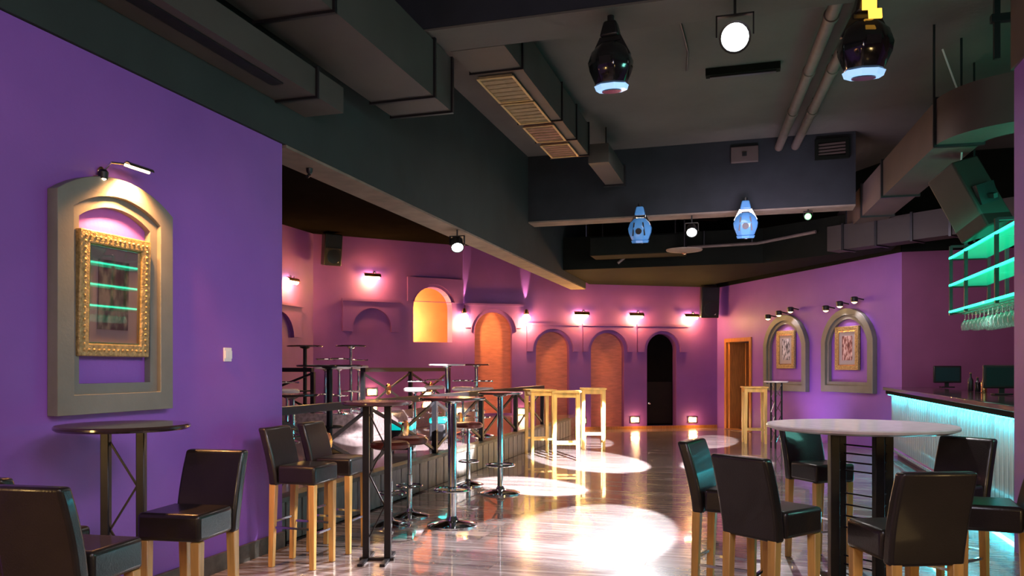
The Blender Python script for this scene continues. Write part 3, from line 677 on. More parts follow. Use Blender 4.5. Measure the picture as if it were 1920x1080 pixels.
# ------------------------------------------------------------------ speakers
def speaker(label, loc, rz, w_, h_, d_, tilt=0.0, name='loudspeaker'):
    t = thing(name, label, 'speaker', loc, rz)
    mt = Matrix.Rotation(tilt, 4, 'X')
    m = MB(); m.add([(-w_/2,-d_/2,-h_/2),(w_/2,-d_/2,-h_/2),(w_*0.36,d_/2,-h_/2),(-w_*0.36,d_/2,-h_/2),(-w_/2,-d_/2,h_/2),(w_/2,-d_/2,h_/2),(w_*0.36,d_/2,h_/2),(-w_*0.36,d_/2,h_/2)],
          [(0,3,2,1),(4,5,6,7),(0,1,5,4),(1,2,6,5),(2,3,7,6),(3,0,4,7)], mt)
    c = m.build('cabinet', 'duct_dark' if d_ > 0.35 else 'black', t, bevel=0.02)
    MB().box(-w_*0.44, w_*0.44, -d_/2-0.012, -d_/2-0.001, -h_*0.46, h_*0.05, mt).build('grille', 'grille', t)
    mh = mt @ Matrix.Translation((0, -d_/2-0.002, h_*0.27)) @ Matrix.Rotation(PI/2, 4, 'X')
    MB().lathe([(w_*0.30,0),(w_*0.31,0.012),(w_*0.10,0.010)], 20, mh).build('horn', 'black', t, smooth=True)
    mh2 = mt @ Matrix.Translation((0, -d_/2-0.014, -h_*0.22)) @ Matrix.Rotation(PI/2, 4, 'X')
    MB().lathe([(w_*0.36,0),(w_*0.36,0.01),(w_*0.12,0.016)], 22, mh2).build('woofer', 'black', t, smooth=True)
    MB().box(w_*0.2, w_*0.3, -d_/2-0.02, -d_/2-0.012, -h_*0.40, -h_*0.36, mt).build('badge', 'white', t)
    MB().bar((0, d_/2-0.03, 0), (0, d_/2+0.14, -0.05), 0.05).build('bracket', 'black', t)
    return t
sx, sz_ = WB1.sz(612, 472)
speaker('black loudspeaker high on the platform wall, left of the sconces', WB1.loc(sx, sz_, 0.32), WB1.rz+0.15, 0.40, 0.66, 0.30, 0.12)
sx, sz_ = WB2.sz(1330, 568)
speaker('dark loudspeaker in the corner above the last niche near the doorway', WB2.loc(WB2.L-0.42, 3.12, 0.35), WB2.rz-0.1, 0.46, 0.76, 0.30, 0.10)
sp = speaker('large brown loudspeaker tilted above the bar below the curved duct', at(1822, 8.9, 3.38), 0.45+PI, 0.46, 0.82, 0.40, 0.28)
MB().tube([(0,0,0.40),(-0.25,0.0,1.0),(-0.3,-0.1,1.72)], 0.010, 6).build('cable', 'white', sp); sp.rotation_euler = (0.05, 0.30, 0.45+PI)
MB().box(-0.10,0.12,0.205,0.26,-0.1,0.12).build('mounting_plate', 'black', sp)

# ------------------------------------------------------------------ arched mouldings and pictures
def moulding(W, label, x0, x1, z0, ztop, rise, wd, depth, name='arched_moulding'):
    t = thing(name, label, 'moulding', W.loc(x0, 0, 0.0), W.rz)
    w_ = x1-x0
    MB().slab(arch(0, w_, z0, ztop, rise), [arch(wd, w_-wd, z0+wd, ztop-wd, rise*(w_-2*wd)/w_)], -depth, -0.001).build('outer_frame', 'greige', t, bevel=0.006)
    i = wd*1.0; j = wd*1.55
    MB().slab(arch(i, w_-i, z0+i, ztop-i, rise*(w_-2*i)/w_), [arch(j, w_-j, z0+j, ztop-j, rise*(w_-2*j)/w_)], -depth*0.6, -0.002).build('inner_frame', 'greige', t)
    return t
def picture(W, label, x0, x1, z0, z1, fw, art, out=0.02, tilt=0.0, glass=True):
    t = thing('framed_picture', label, 'picture', W.loc((x0+x1)/2, z0, out), W.rz)
    t.rotation_euler = (0, 0, W.rz)
    w_ = x1-x0; h_ = z1-z0; r = Matrix.Rotation(tilt, 4, 'X')
    fr = MB().slab(rect(-w_/2, w_/2, 0, h_), [rect(-w_/2+fw, w_/2-fw, fw, h_-fw)], -0.055, 0.0); fr.v = [tuple(r @ Vector(v)) for v in fr.v]
    f = fr.build('gilt_frame', 'gold', t, bevel=0.008)
    inn = MB().slab(rect(-w_/2+fw*0.75, w_/2-fw*0.75, fw*0.75, h_-fw*0.75), [rect(-w_/2+fw*1.12, w_/2-fw*1.12, fw*1.12, h_-fw*1.12)], -0.045, -0.028); inn.v = [tuple(r @ Vector(v)) for v in inn.v]
    inn.build('inner_slip', 'brass', t)
    # ornament beads round the frame
    b = MB(); n1 = int((w_-fw)/0.035); n2 = int((h_-fw)/0.035)
    def bead(x, z): b.lathe([(0.004,-0.006),(0.011,-0.003),(0.004,0.005)], 6, r @ Matrix.Translation((x, -0.058, z)) @ Matrix.Rotation(PI/2, 4, 'X'))
    for k in range(n1+1):
        x = -w_/2+fw/2+(w_-fw)*k/n1; bead(x, fw/2); bead(x, h_-fw/2)
    for k in range(1, n2):
        z = fw/2+(h_-fw)*k/n2; bead(-w_/2+fw/2, z); bead(w_/2-fw/2, z)
    bo = b.build('carved_beads', 'gold', t, smooth=True); bo['kind'] = 'stuff'
    MB().box(-w_/2+fw*0.9, w_/2-fw*0.9, -0.026, -0.012, fw*0.9, h_-fw*0.9, r).build('mat_board', 'matboard', t)
    aw = (w_-2*fw)
    MB().box(-aw*0.29, aw*0.29, -0.031, -0.0265, fw+(h_-2*fw)*0.15, h_-fw-(h_-2*fw)*0.14, r).build('print', art, t)
    if glass: MB().box(-w_/2+fw*1.0, w_/2-fw*1.0, -0.036, -0.034, fw, h_-fw, r).build('glass', 'pane', t)
    return t
s0, zz0 = WL.sz(88, 780); s1, zz1 = WL.sz(307, 765)
moulding(WL, 'large grey arched moulding on the left purple wall round a gilt picture', s0, s1, 1.23, 2.655, 0.15, 0.115, 0.075)
p0_, a0_ = WL.sz(130, 667); p1_, a1_ = WL.sz(264, 452)
picture(WL, 'gilt framed sepia picture behind glass inside the large left moulding', p0_, p1_, 1.57, 2.31, 0.075, 'art_green', 0.012, math.radians(1.3))
for (l, r, t_, b_, lab, q, qlab, art) in ((1438, 1518, 590, 733, 'grey arched moulding on the right wall nearer the doorway', (1461, 1494, 620, 691), 'narrow gilt picture of monochrome figures on the right wall', 'art_mono'),
                      (1547, 1645, 578, 736, 'grey arched moulding on the right wall nearer the bar', (1571, 1615, 612, 694), 'narrow gilt picture with reddish print on the right wall', 'art_red')):
    x0, x1 = WR.sz(l, 650)[0], WR.sz(r, 650)[0]; mid = (l+r)/2
    moulding(WR, lab, x0, x1, WR.sz(mid, b_)[1], WR.sz(mid, t_)[1], 0.40*(x1-x0), 0.13, 0.10)
    y0_, y1_ = WR.sz(q[0], 650)[0], WR.sz(q[1], 650)[0]; mq = (q[0]+q[1])/2
    picture(WR, qlab, y0_, y1_, WR.sz(mq, q[3])[1], WR.sz(mq, q[2])[1], 0.09, art, 0.02, glass=False)
# arm lamps
def picture_lamp(W, label, x, z, reach=0.22, bar=0.30, energy=12, col=(1, 0.72, 0.45), shift=0.0, soft=0.03):
    t = thing('picture_light', label, 'picture light', W.loc(x, z, 0.001), W.rz)
    MB().lathe([(0.028,0),(0.030,0.012),(0.016,0.022)], 16, Matrix.Rotation(PI/2, 4, 'X')).build('wall_rose', 'brass', t, smooth=True)
    MB().tube([(0,-0.02,0),(0.0,-reach*0.5,0.05),(shift,-reach,0.06)], 0.007, 8).build('arm', 'chrome', t, smooth=True)
    m = MB(); prof = []
    n = 8; vs = []; fs = []
    for i, x_ in enumerate((shift-bar/2, shift+bar/2)):
        for k in range(n+1):
            a = PI*k/n; vs.append((x_, -reach+math.cos(a)*0.028, 0.035+math.sin(a)*0.028))
        for k in range(n+1):
            a = PI*(n-k)/n; vs.append((x_, -reach+math.cos(a)*0.023, 0.035+math.sin(a)*0.023))
    N = 2*(n+1)
    for k in range(N): fs.append((k, (k+1)%N, (k+1)%N+N, k+N))
    m.add(vs, fs).build('shade', 'chrome', t, smooth=True)
    MB().tube([(shift-bar*0.42,-reach,0.036),(shift+bar*0.42,-reach,0.036)], 0.010, 8).build('bulb_tube', 'lamp_soft', t, smooth=True)
    p = W.A+W.d*(x+shift)-W.n*(reach)
    if energy: light('SPOT', (p.x, p.y, z-0.005), energy, col, (p.x+W.n.x*reach*1.1, p.y+W.n.y*reach*1.1, z-0.6), size=soft, angle=125, blend=0.6, name='picture_light_beam')
    return t
xl_, zl_ = WL.sz(188, 322)
picture_lamp(WL, 'chrome picture light on an arm above the large left moulding', xl_, zl_, 0.16, 0.20, 85, (1.0, 0.42, 0.14), shift=0.14)
lamp2 = thing('spot_lamp', 'small dark clip lamp glowing on top of the large left moulding', 'lamp', WL.loc(xl_-0.05, zl_-0.04, 0.07), WL.rz)
MB().lathe([(0.02,0.035),(0.03,0.02),(0.026,-0.02)], 14).build('shade', 'steel', lamp2, smooth=True)
MB().lathe([(0.004,-0.028),(0.02,-0.018)], 14).build('bulb', 'lamp_warm', lamp2, smooth=True)
MB().tube([(0,0.02,0),(0,0.068,0.0)], 0.007, 8).build('arm', 'brass', lamp2)
pp = WL.loc(xl_+0.02, zl_-0.08, 0.13)
light('SPOT', pp, 40, (1.0, 0.55, 0.16), WL.loc(xl_+0.12, zl_-0.8, 0.02), size=0.02, angle=95, blend=0.5, name='clip_lamp_beam')
for (px, py, lab) in ((1455, 594, 'three-headed row of black clip lamps over the moulding nearer the doorway'), (1565, 578, 'three-headed row of black clip lamps over the moulding nearer the bar')):
    x, z = WR.sz(px, py)
    t = thing('clip_lamp_row', lab, 'lamp', WR.loc(x, z, 0.001), WR.rz)
    for k in range(3):
        xx = k*0.42; zk = z*0+0.05*k
        MB().tube([(xx,0,zk),(xx,-0.16,zk+0.03)], 0.012, 8).build('arm', 'black', t)
        hd = MB().lathe([(0.05,0.05),(0.07,0.03),(0.06,-0.05)], 12, Matrix.Translation((xx,-0.2,zk))).build('lamp_head', 'black', t, smooth=True)
        MB().lathe([(0.02,-0.075),(0.052,-0.052)], 12, Matrix.Translation((xx,-0.2,zk))).build('bulb', 'lamp_soft', hd, smooth=True)
        if k: 
            p = WR.loc(x+xx, z+zk-0.1, 0.22); light('SPOT', p, 7, (0.95, 0.85, 1.0), WR.loc(x+xx+0.1, z-1.2, 0.0), size=0.03, angle=90, blend=0.6, name='clip_lamp_beam')
# glow washing the right wall between and under mouldings
light('SPOT', WR.loc(WR.sz(1540, 600)[0], 0.35, 1.2), 40, (0.80, 0.62, 1.0), WR.loc(WR.sz(1540, 600)[0], 1.0, 0), size=0.1, angle=95, blend=0.9, name='floor_uplight')

# ------------------------------------------------------------------ sconces
def sconce(W, label, px, py, kind, energy=16, out=0.16):
    x, z = W.sz(px, py)
    t = thing('wall_sconce', label, 'sconce', W.loc(x, z, 0.001), W.rz, None)
    if kind == 'shade':
        m = MB(); n = 10; vs = []; fs = []
        for x_ in (-0.19, 0.19):
            for R_ in (0.09, 0.08):
                for k in range(n+1):
                    a = PI*0.5*k/n; vs.append((x_, -math.sin(a)*R_-0.07, math.cos(a)*R_))
        N = n+1
        for s_ in (0,):
            for k in range(n):
                fs.append((k, k+1, 2*N+k+1, 2*N+k)); fs.append((N+k, N+k+1, 3*N+k+1, 3*N+k))
            fs.append((0, N, 3*N, 2*N)); fs.append((N-1, 2*N-1, 4*N-1, 3*N-1))
            for k in range(n): fs.append((k, k+1, N+k+1, N+k)); fs.append((2*N+k, 2*N+k+1, 3*N+k+1, 3*N+k))
        m.add(vs, fs).build('shade', 'brass', t, smooth=True)
        MB().tube([(0.08,0,0.10),(0.08,-0.10,0.10)], 0.012, 8).build('arm', 'chrome', t); MB().lathe([(0.03,0),(0.03,0.02)], 12, Matrix.Translation((0.08,0,0.10)) @ Matrix.Rotation(PI/2,4,'X')).build('wall_rose', 'chrome', t, smooth=True)
        MB().tube([(-0.16,-0.10,0.0),(0.16,-0.10,0.0)], [0.05,0.05], 12).build('bulb_tube', 'lamp_warm', t, smooth=True)
        light('POINT', W.loc(x, z-0.12, 0.26), energy*1.6, (1.0, 0.52, 0.11), size=0.05, name='sconce_light')
    else:
        MB().box(-0.03, 0.03, -0.06, 0, -0.02, 0.06).build('wall_bracket', 'steel', t)
        MB().lathe([(0.05,0.02),(0.065,0.0),(0.065,0.012),(0.035,0.10)], 14, Matrix.Translation((0,-0.10,0.04))).build('upper_cup', 'brass', t, smooth=True)
        MB().lathe([(0.03,-0.17),(0.09,-0.13),(0.10,-0.06),(0.05,0.0)], 16, Matrix.Translation((0,-0.10,0.02))).build('globe', 'lamp_warm', t, smooth=True)
        light('POINT', W.loc(x, z-0.24, 0.24), energy*1.8, (1.0, 0.54, 0.13), size=0.04, name='sconce_light')
        light('SPOT', W.loc(x, z+0.17, 0.06), energy*7, (1.0, 0.62, 0.42), W.loc(x, z+1.5, -0.02), size=0.01, angle=20, blend=0.5, name='sconce_uplight')
sconce(WP, 'brass shaded sconce half hidden by the left wall corner', 540, 528, 'shade', 26)
sconce(WB1, 'brass shaded sconce above the blind arch', 695, 520, 'shade', 24)
sconce(WB2, 'globe sconce between the lit opening and the first tall niche', 869, 590, 'globe', 26)
sconce(WB2, 'globe sconce between the first and second tall niches throwing light upwards', 985, 592, 'globe', 26)
sconce(WB2, 'brass shaded sconce between the second and third niches', 1088, 591, 'shade', 22)
sconce(WB2, 'brass shaded sconce between the third niche and the black door', 1190, 593, 'shade', 22)
sconce(WB2, 'brass shaded sconce right of the black door', 1293, 595, 'shade', 22)
# low marker lights
def marker(W, label, px, py, e=3.0, zfix=None):
    x, z = W.sz(px, py); z = zfix or z
    t = thing('marker_light', label, 'wall light', W.loc(x, z, 0.001), W.rz)
    MB().slab(rect(-0.12, 0.12, -0.08, 0.08), [rect(-0.095, 0.095, -0.055, 0.055)], -0.03, 0).build('bezel', 'brass', t)
    MB().box(-0.095, 0.095, -0.02, -0.005, -0.055, 0.055).build('lens', 'lamp_warm', t)
    light('POINT', W.loc(x, z, 0.14), e, (1.0, 0.55, 0.22), size=0.06, name='marker_glow')
marker(WB2, 'low warm marker light between the third niche and the black door', 1190, 787, 6)
marker(WB2, 'low warm marker light right of the black door', 1298, 787, 6)
marker(WB2, 'low warm marker light between the second and third niches', 1090, 789, 6)
marker(WB2, 'low warm marker light beside the first tall niche behind the railing', 979, 772, 5)
marker(WB2, 'low warm marker light under the left globe sconce', 876, 770, 6)
marker(WB1, 'low warm marker light on the upper tier behind the cross-braced railing', 697, 735, 7)
marker(WB1, 'low warm marker light below the lit arched opening', 800, 740, 5)
# black arched door
a = arches[3]
d1 = MB().slab(arch(a[0]-0.02+0.02, a[1], 0.07, a[3]), [], 0.22, 0.28).build('door_1', 'dark_room'); WB2.place(d1); setting(d1, 'black arched door at the right end of the niches', 'door')
MB().box(a[0]+0.03, a[1]-0.03, 0.20, 0.219, 0.12, 1.15).build('lower_panel', mat('dark_door_panel', (0.010, 0.006, 0.005), 0.5, spec=0.15, var=0.2), d1)
MB().lathe([(0.02,-0.0),(0.03,0.03),(0.012,0.04)], 12, Matrix.Translation((a[0]+0.13, 0.199, 0.62)) @ Matrix.Rotation(PI/2,4,'X')).build('door_knob', 'chrome', d1, smooth=True)

# wall switch
xs, zs = WL.sz(425, 665)
t = thing('wall_switch', 'white double wall switch on the left purple wall', 'switch', WL.loc(xs, zs, 0.001), WL.rz)
MB().box(-0.045, 0.045, -0.012, 0, -0.052, 0.052).build('plate', 'white', t, bevel=0.004)
for k in (-1, 1): MB().box(-0.018+k*0.02, 0.018+k*0.02, -0.02, -0.0125, -0.03, 0.03).build('rocker', 'white', t)

# ------------------------------------------------------------------ bar
b = thing('bar_counter', 'long bar counter with cyan lit ribbed front and brown top', 'bar counter', (0,0,0))
BX = 2.25; Y0, Y1 = 7.52, 14.9
MB().box(BX+0.06, BX+0.62, Y0, Y1, 0.08, 1.06).build('carcass', 'charcoal', b)
MB().box(BX+0.12, BX+0.60, Y0, Y1, 0.002, 0.08).build('plinth', 'black', b)
MB().box(BX-0.10, BX+0.66, Y0-0.0, Y1+0.08, 1.12, 1.175).build('counter_top', 'bar_top', b, bevel=0.008)
MB().box(BX-0.06, BX+0.60, Y0, Y1+0.04, 1.06, 1.12).build('top_moulding', 'charcoal', b)
p0 = None; y = Y0; k = 0
while y < Y1-0.1:
    if p0 is None: o = MB().box(0, 0.03, 0, 0.142, 0.0, 0.97).build('front_panel', 'bar_front', b, bevel=0.008, segs=1); p0 = o
    else: o = p0.copy(); COL.objects.link(o)
    o.location = (BX+0.025, y, 0.09); y += 0.148; k += 1
MB().box(BX-0.03, BX-0.005, Y0, Y1, 1.04, 1.058).build('led_strip', 'led_cyan', b)
MB().box(BX+0.0, BX+0.02, Y0, Y1-3.0, 0.03, 0.05).build('foot_led_strip', 'led_cyan', b)
MB().tube([(BX-0.12, Y0, 0.24), (BX-0.12, Y1, 0.24)], 0.02, 10).build('foot_rail', 'chrome', b, smooth=True)
MB().box(BX+0.6, BX+0.62, Y1+0.0, Y1+0.02, 0, 1.0).build('end_trim', 'steel', b)
for y in (8.2, 9.7, 11.2, 12.7, 14.2):
    o = light('AREA', (BX-0.05, y, 1.03), 8, (0.10, 0.85, 1.0), (BX+0.04, y, 0.3), 1.4, sy=0.04, name='bar_led_light'); 
    o.rotation_euler = Matrix(((0, 1, 0), (1, 0, 0), (0, 0, -1))).to_euler(); o.rotation_euler = (0, math.radians(-10), 0); o.data.size = 0.04; o.data.size_y = 1.4
for y in (8.2, 9.7, 11.2):
    o = light('AREA', (BX-0.02, y, 0.07), 6, (0.06, 0.8, 1.0), None, 0.04, sy=1.3, name='bar_foot_light'); o.rotation_euler = (0, math.radians(60), 0)

# hanging shelf
sh = thing('hanging_bar_shelf', 'black hanging shelf unit over the bar with glowing green glass shelves', 'shelf', (0,0,0))
HX0, HX1, HY0, HY1 = 2.38, 2.80, 7.9, 11.15
SZ = (2.20, 2.53, 2.87)
for y in (HY1, 10.42, 9.2, 8.2):
    for x in (HX0, HX1): MB().box(x-0.018, x+0.018, y-0.018, y+0.018, 2.16, 3.02 if x == HX0 else 3.02).build('upright', 'black', sh)
    MB().box(HX0, HX1, y-0.015, y+0.015, 3.0, 3.03).build('crossbar', 'black', sh)
for z in SZ:
    MB().box(HX0-0.02, HX0+0.0, HY0, HY1+0.02, z-0.012, z+0.012).build('led_edge', 'led_green', sh)
    MB().box(HX0+0.02, HX1-0.02, HY0, HY1, z-0.01, z+0.01).build('glass_shelf', 'green_glass', sh)
    MB().box(HX0, HX1, HY1-0.012, HY1+0.012, z-0.028, z-0.013).build('crossbar', 'black', sh)
    light('AREA', ((HX0+HX1)/2, 9.5, z+0.05), 3, (0.03, 1.0, 0.55), ((HX0+HX1)/2, 9.5, z+1), 0.35, sy=2.6, name='shelf_led_and_fill')
for y in (10.9, 8.4): MB().bar((HX0+0.2, y, 3.03), (HX0+0.2, y, 5.2), 0.02).build('suspension_rod', 'black', sh)
light('AREA', (2.6, 9.6, 3.25), 5, (0.04, 1.0, 0.62), (2.2, 10.2, 5.0), 0.5, sy=2.6, name='shelf_uplight')
# hanging glasses
def wine_glass(loc, label):
    t = thing('wine_glass', label, 'glass', loc)
    MB().lathe([(0.036,0.0),(0.037,-0.004),(0.006,-0.012),(0.005,-0.08),(0.014,-0.09),(0.042,-0.125),(0.047,-0.165),(0.038,-0.205),(0.036,-0.205),(0.044,-0.165),(0.038,-0.128),(0.010,-0.097)], 14).build('glass_body', 'clear_glass', t, smooth=True)
    return t
lab = 'upside-down stem glass hanging in rows below the green bar shelf'
g0 = None
for j in range(3):
    for i in range(15):
        loc = (2.45+j*0.13, 8.45+i*0.165+(j % 2)*0.06, 2.155)
        if g0 is None: g0 = wine_glass(loc, lab); g0['group'] = 'stem glasses hanging under the bar shelf'
        else: dup(g0, loc, 0, lab)
for j in range(3):
    pass
for j in range(6): MB().box(2.40+j*0.065, 2.41+j*0.065, 8.3, 11.1, 2.156, 2.162).build('glass_rack', 'steel', sh)
light('AREA', (2.3, 9.6, 2.14), 4, (0.6, 1.0, 0.9), (2.6, 9.7, 1.9), 0.1, sy=2.4, name='shelf_led_and_fill')  # added cyan-white fill for the hanging glasses
# things on the bar top
def monitor(label, loc, rz):
    t = thing('till_monitor', label, 'monitor', loc, rz)
    MB().box(-0.10, 0.10, -0.07, 0.07, 0, 0.02).build('foot', 'black', t, bevel=0.005); MB().box(-0.03, 0.03, 0.0, 0.03, 0.02, 0.12).build('neck', 'black', t)
    h = MB().box(-0.21, 0.21, -0.03, 0.02, 0.08, 0.36).build('housing', 'black', t, bevel=0.012)
    MB().box(-0.18, 0.18, -0.034, -0.0305, 0.11, 0.33).build('screen', 'screen', h)
    return t
monitor('black till monitor with green-tinted screen at the far end of the bar', at(1763, 13.2, 1.176)+Vector((0.1,0,0)), 0.1)
monitor('second black till monitor on the bar beside the purple pillar', at(1882, 9.6, 1.176)+Vector((-0.02,0,0)), 0.1)
def bottle(label, px, t_, h_, m):
    p = at(px, t_, 1.1755); t = thing('bottle', label, 'bottle', p)
    MB().lathe([(0.032,0),(0.036,0.01),(0.036,h_*0.6),(0.014,h_*0.75),(0.013,h_*0.95)], 14).build('glass_body', m, t, smooth=True)
    MB().lathe([(0.016,h_*0.95),(0.016,h_)], 10).build('cap', 'brass', t, smooth=True)
bottle('dark bottle on the bar top, nearer the far till monitor', 1820, 11.2, 0.26, 'black')
bottle('golden bottle on the bar top, nearer the pillar', 1845, 10.4, 0.24, 'brass')
bottle('dark stubby bottle on the bar top left of the near till monitor', 1833, 10.8, 0.20, 'gloss_black')

# ------------------------------------------------------------------ chairs
def make_chair(label, loc, rz):
    t = thing('bar_chair', label, 'bar chair', loc, rz); t['group'] = 'black leather bar chairs with honey wood legs'
    W_, D_ = 0.35, 0.39; zs_ = 0.63; zt_ = 0.77
    m = MB(); m.box(-W_/2, W_/2, -D_/2+0.075, D_/2, zs_, zt_); m.build('seat', 'leather', t, bevel=0.022, segs=3)
    # backrest: slab leaning slightly back, reaching down behind the seat
    n = 6; vs = []; fs = []
    for k in range(n+1):
        f = k/n; z = zs_-0.012+f*(1.06-zs_); y = -D_/2+0.07-0.10*f**1.5
        w2 = W_/2+0.004*math.sin(f*PI)
        for (x, dy) in ((-w2, -0.07), (w2, -0.07), (w2, 0.0), (-w2, 0.0)): vs.append((x, y+dy+(0 if dy else 0), z))
    for k in range(n):
        for i in range(4): fs.append((k*4+i, k*4+(i+1)%4, k*4+4+(i+1)%4, k*4+4+i))
    fs.append((3,2,1,0)); fs.append((n*4, n*4+1, n*4+2, n*4+3))
    MB().add(vs, fs).build('backrest', 'leather', t, bevel=0.018, segs=3)
    for sx in (-1, 1):
        for sy in (-1, 1):
            x = sx*(W_/2-0.032); y = sy*(D_/2-0.035)+(-0.01 if sy < 0 else 0)
            MB().frustum((x, y+(-0.02 if sy < 0 else 0.0), 0.0), (0.019, 0.019), (x, y, zs_), (0.025, 0.025)).build('leg', 'wood_leg', t, bevel=0.003, segs=1)
    yf = D_/2-0.035; yb = -D_/2+0.01
    for a_, b_, z in (((-W_/2+0.05, yf), (W_/2-0.05, yf), 0.26), ((-W_/2+0.05, yb+0.005), (W_/2-0.05, yb+0.005), 0.34), ((-W_/2+0.032, yb+0.03), (-W_/2+0.032, yf-0.02), 0.30), ((W_/2-0.032, yb+0.03), (W_/2-0.032, yf-0.02), 0.30)):
        MB().bar((a_[0], a_[1], z), (b_[0], b_[1], z), 0.016, 0.016).build('stretcher', 'chrome', t)
    return t
CH = None
def chair(label, x, y, fx, fy):
    """x, y: foot of the backrest; (fx, fy): the way the chair faces"""
    global CH
    l = math.hypot(fx, fy); fx /= l; fy /= l; rz = math.atan2(-fx, fy)
    loc = (x+fx*0.18, y+fy*0.18, 0.001)
    if CH is None: CH = make_chair(label, loc, rz); return CH
    return dup(CH, loc, rz, label)
chair('black leather bar chair in the left foreground seen from behind, gold glint on its back', -2.67, 2.48, -0.09, 1)
chair('black leather bar chair cut off by the left edge of the photo', -3.10, 2.62, -0.03, 1)
chair('black leather bar chair against the left wall beside the dark round table', -2.83, 3.70, 0.10, -1)
chair('black leather bar chair near the left wall corner, front one of two side by side', -3.46, 5.40, 1, 0.0)
chair('black leather bar chair near the left wall corner, rear one of two side by side', -3.46, 5.93, 1, 0.03)
chair('black leather bar chair seen from behind at the left front of the pale round table', -0.01, 4.32, 0.62, 0.79)
chair('black leather bar chair seen from behind at the right front of the pale round table', 0.74, 3.93, -0.37, 0.93)
chair('black leather bar chair facing right at the left side of the pale round table', -0.29, 5.14, 0.96, -0.27)
chair('black leather bar chair behind the posts of the pale round table', 0.40, 6.80, 0.55, -0.83)
chair('black leather bar chair with grey sheen at the far right of the pale round table', 1.30, 5.80, -0.66, -0.75)
chair('black leather bar chair cut off by the right edge of the photo', 1.44, 4.93, -0.97, 0.10)

# ------------------------------------------------------------------ tables
def twin_table(label, loc, rz, R, h, gap, top='top_dark', post=0.045):
    t = thing('round_high_table', label, 'table', loc, rz)
    MB().lathe([(R-0.012,h-0.028),(R,h-0.018),(R,h-0.008),(R-0.008,h)], 48).build('tabletop', top, t, smooth=True)
    MB().box(-gap-0.05, gap+0.05, -0.09, 0.09, h-0.04, h-0.0285).build('mounting_plate', 'steel', t)
    for s in (-1, 1): MB().box(s*gap-post/2, s*gap+post/2, -post/2, post/2, 0.02, h-0.04).build('post', 'steel', t, bevel=0.004, segs=1)
    zz = h-0.10; s = -1; k = 0
    while zz > 0.3:
        MB().bar((s*(gap-post/2), 0, zz), (-s*(gap-post/2), 0, zz-0.24), 0.010, 0.010).build('zigzag_rod', 'steel', t); zz -= 0.24; s = -s; k += 1
    f = MB(); f.box(-gap-0.05, gap+0.05, -0.02, 0.02, 0.0, 0.02); f.box(-gap-0.02, -gap+0.02, -0.22, 0.22, 0.0, 0.0195); f.box(gap-0.02, gap+0.02, -0.22, 0.22, 0, 0.0195); f.build('foot_frame', 'steel', t)
    return t
twin_table('dark round high table against the left purple wall under the moulding', (*at(232, 4.40)[:2], 0.001), 0.35, 0.345, 1.19, 0.095)
twin_table('dark round high table on twin posts before the platform railing', (*at(707, 6.25)[:2], 0.001), 0.25, 0.275, 1.24, 0.085, 'top_brown', 0.05)

# large round table with four posts and rungs
tx, ty = 0.716, 6.01
t = thing('round_high_table', 'large pale round high table on four dark posts with rungs', 'table', (tx, ty, 0.001), 0.29)
MB().lathe([(0.575,1.07),(0.618,1.085),(0.62,1.10),(0.613,1.108)], 64).build('tabletop', 'top_light', t, smooth=True)
MB().lathe([(0.34,1.05),(0.34,1.069)], 32).build('sub_top', 'steel', t, smooth=True)
PP = [(-0.22, -0.10), (-0.085, 0.12), (0.065, -0.14), (0.22, 0.06)]
for a_ in PP: MB().box(a_[0]-0.031, a_[0]+0.031, a_[1]-0.031, a_[1]+0.031, 0.02, 1.05).build('post', 'steel', t, bevel=0.004, segs=1)
for a_, b_ in ((PP[0], PP[1]), (PP[1], PP[2]), (PP[2], PP[3])):
    for z in [0.12, 0.18, 0.38, 0.46, 0.54, 0.62, 0.78, 0.84, 0.90, 0.96]:
        MB().tube([(a_[0], a_[1], z), (b_[0], b_[1], z)], 0.006, 6).build('rung', 'steel', t)
MB().lathe([(0.32,0.0),(0.33,0.008),(0.31,0.02)], 32).build('base_plate', 'steel', t, smooth=True)

# pedestal tables
def pedestal(label, loc, R, h, top='top_brown', pole='chrome', r=0.035, ring=True, base=0.24):
    t = thing('pedestal_table', label, 'table', loc, 0)
    MB().lathe([(R-0.01,h-0.025),(R,h-0.015),(R,h-0.006),(R-0.006,h)], 40).build('tabletop', top, t, smooth=True)
    MB().lathe([(r,0.05),(r,h-0.06),(r*2.4,h-0.04),(r*2.6,h-0.0255)], 20).build('pole', pole, t, smooth=True)
    MB().lathe([(base,0.0),(base,0.012),(base*0.8,0.03),(r*1.6,0.05),(r*1.05,0.09)], 32).build('base_disc', pole, t, smooth=True)
    if ring:
        MB().tube([(0.17*math.cos(2*PI*k/24), 0.17*math.sin(2*PI*k/24), 0.34) for k in range(24)], 0.011, 8, closed=True).build('foot_ring', pole, t, smooth=True)
        MB().bar((-0.17,0,0.34),(0.17,0,0.34), 0.014).build('ring_spoke', pole, t)
    return t
pedestal('chrome pedestal table with brown round top nearest the platform riser', (*at(848, 7.63)[:2], 0.001), 0.32, 1.22, r=0.042)
pedestal('chrome pedestal table with brown top beside the wooden tables', (*at(938, 9.57)[:2], 0.001), 0.27, 1.21, r=0.035)
pz = PZ+0.001; tz = TZ+0.001
def dk(px, t_, z): p = at(px, t_); return (p.x, p.y, z)
pedestal('black pedestal table on the upper tier, tallest at left', dk(572, 14.3, tz), 0.32, 1.15, 'top_dark', 'steel')
pedestal('chrome pedestal table on the upper tier left of its railing', dk(658, 14.2, tz), 0.27, 1.15, 'top_dark', 'chrome', 0.028)
pedestal('wide dark pedestal table on the lower platform behind the two bar chairs', dk(618, 10.6, pz), 0.43, 1.16, 'top_dark', 'steel', 0.04)
pedestal('chrome pedestal table on the platform left of the first tall niche', dk(838, 12.6, pz), 0.29, 1.18, 'top_light', 'chrome', 0.03)
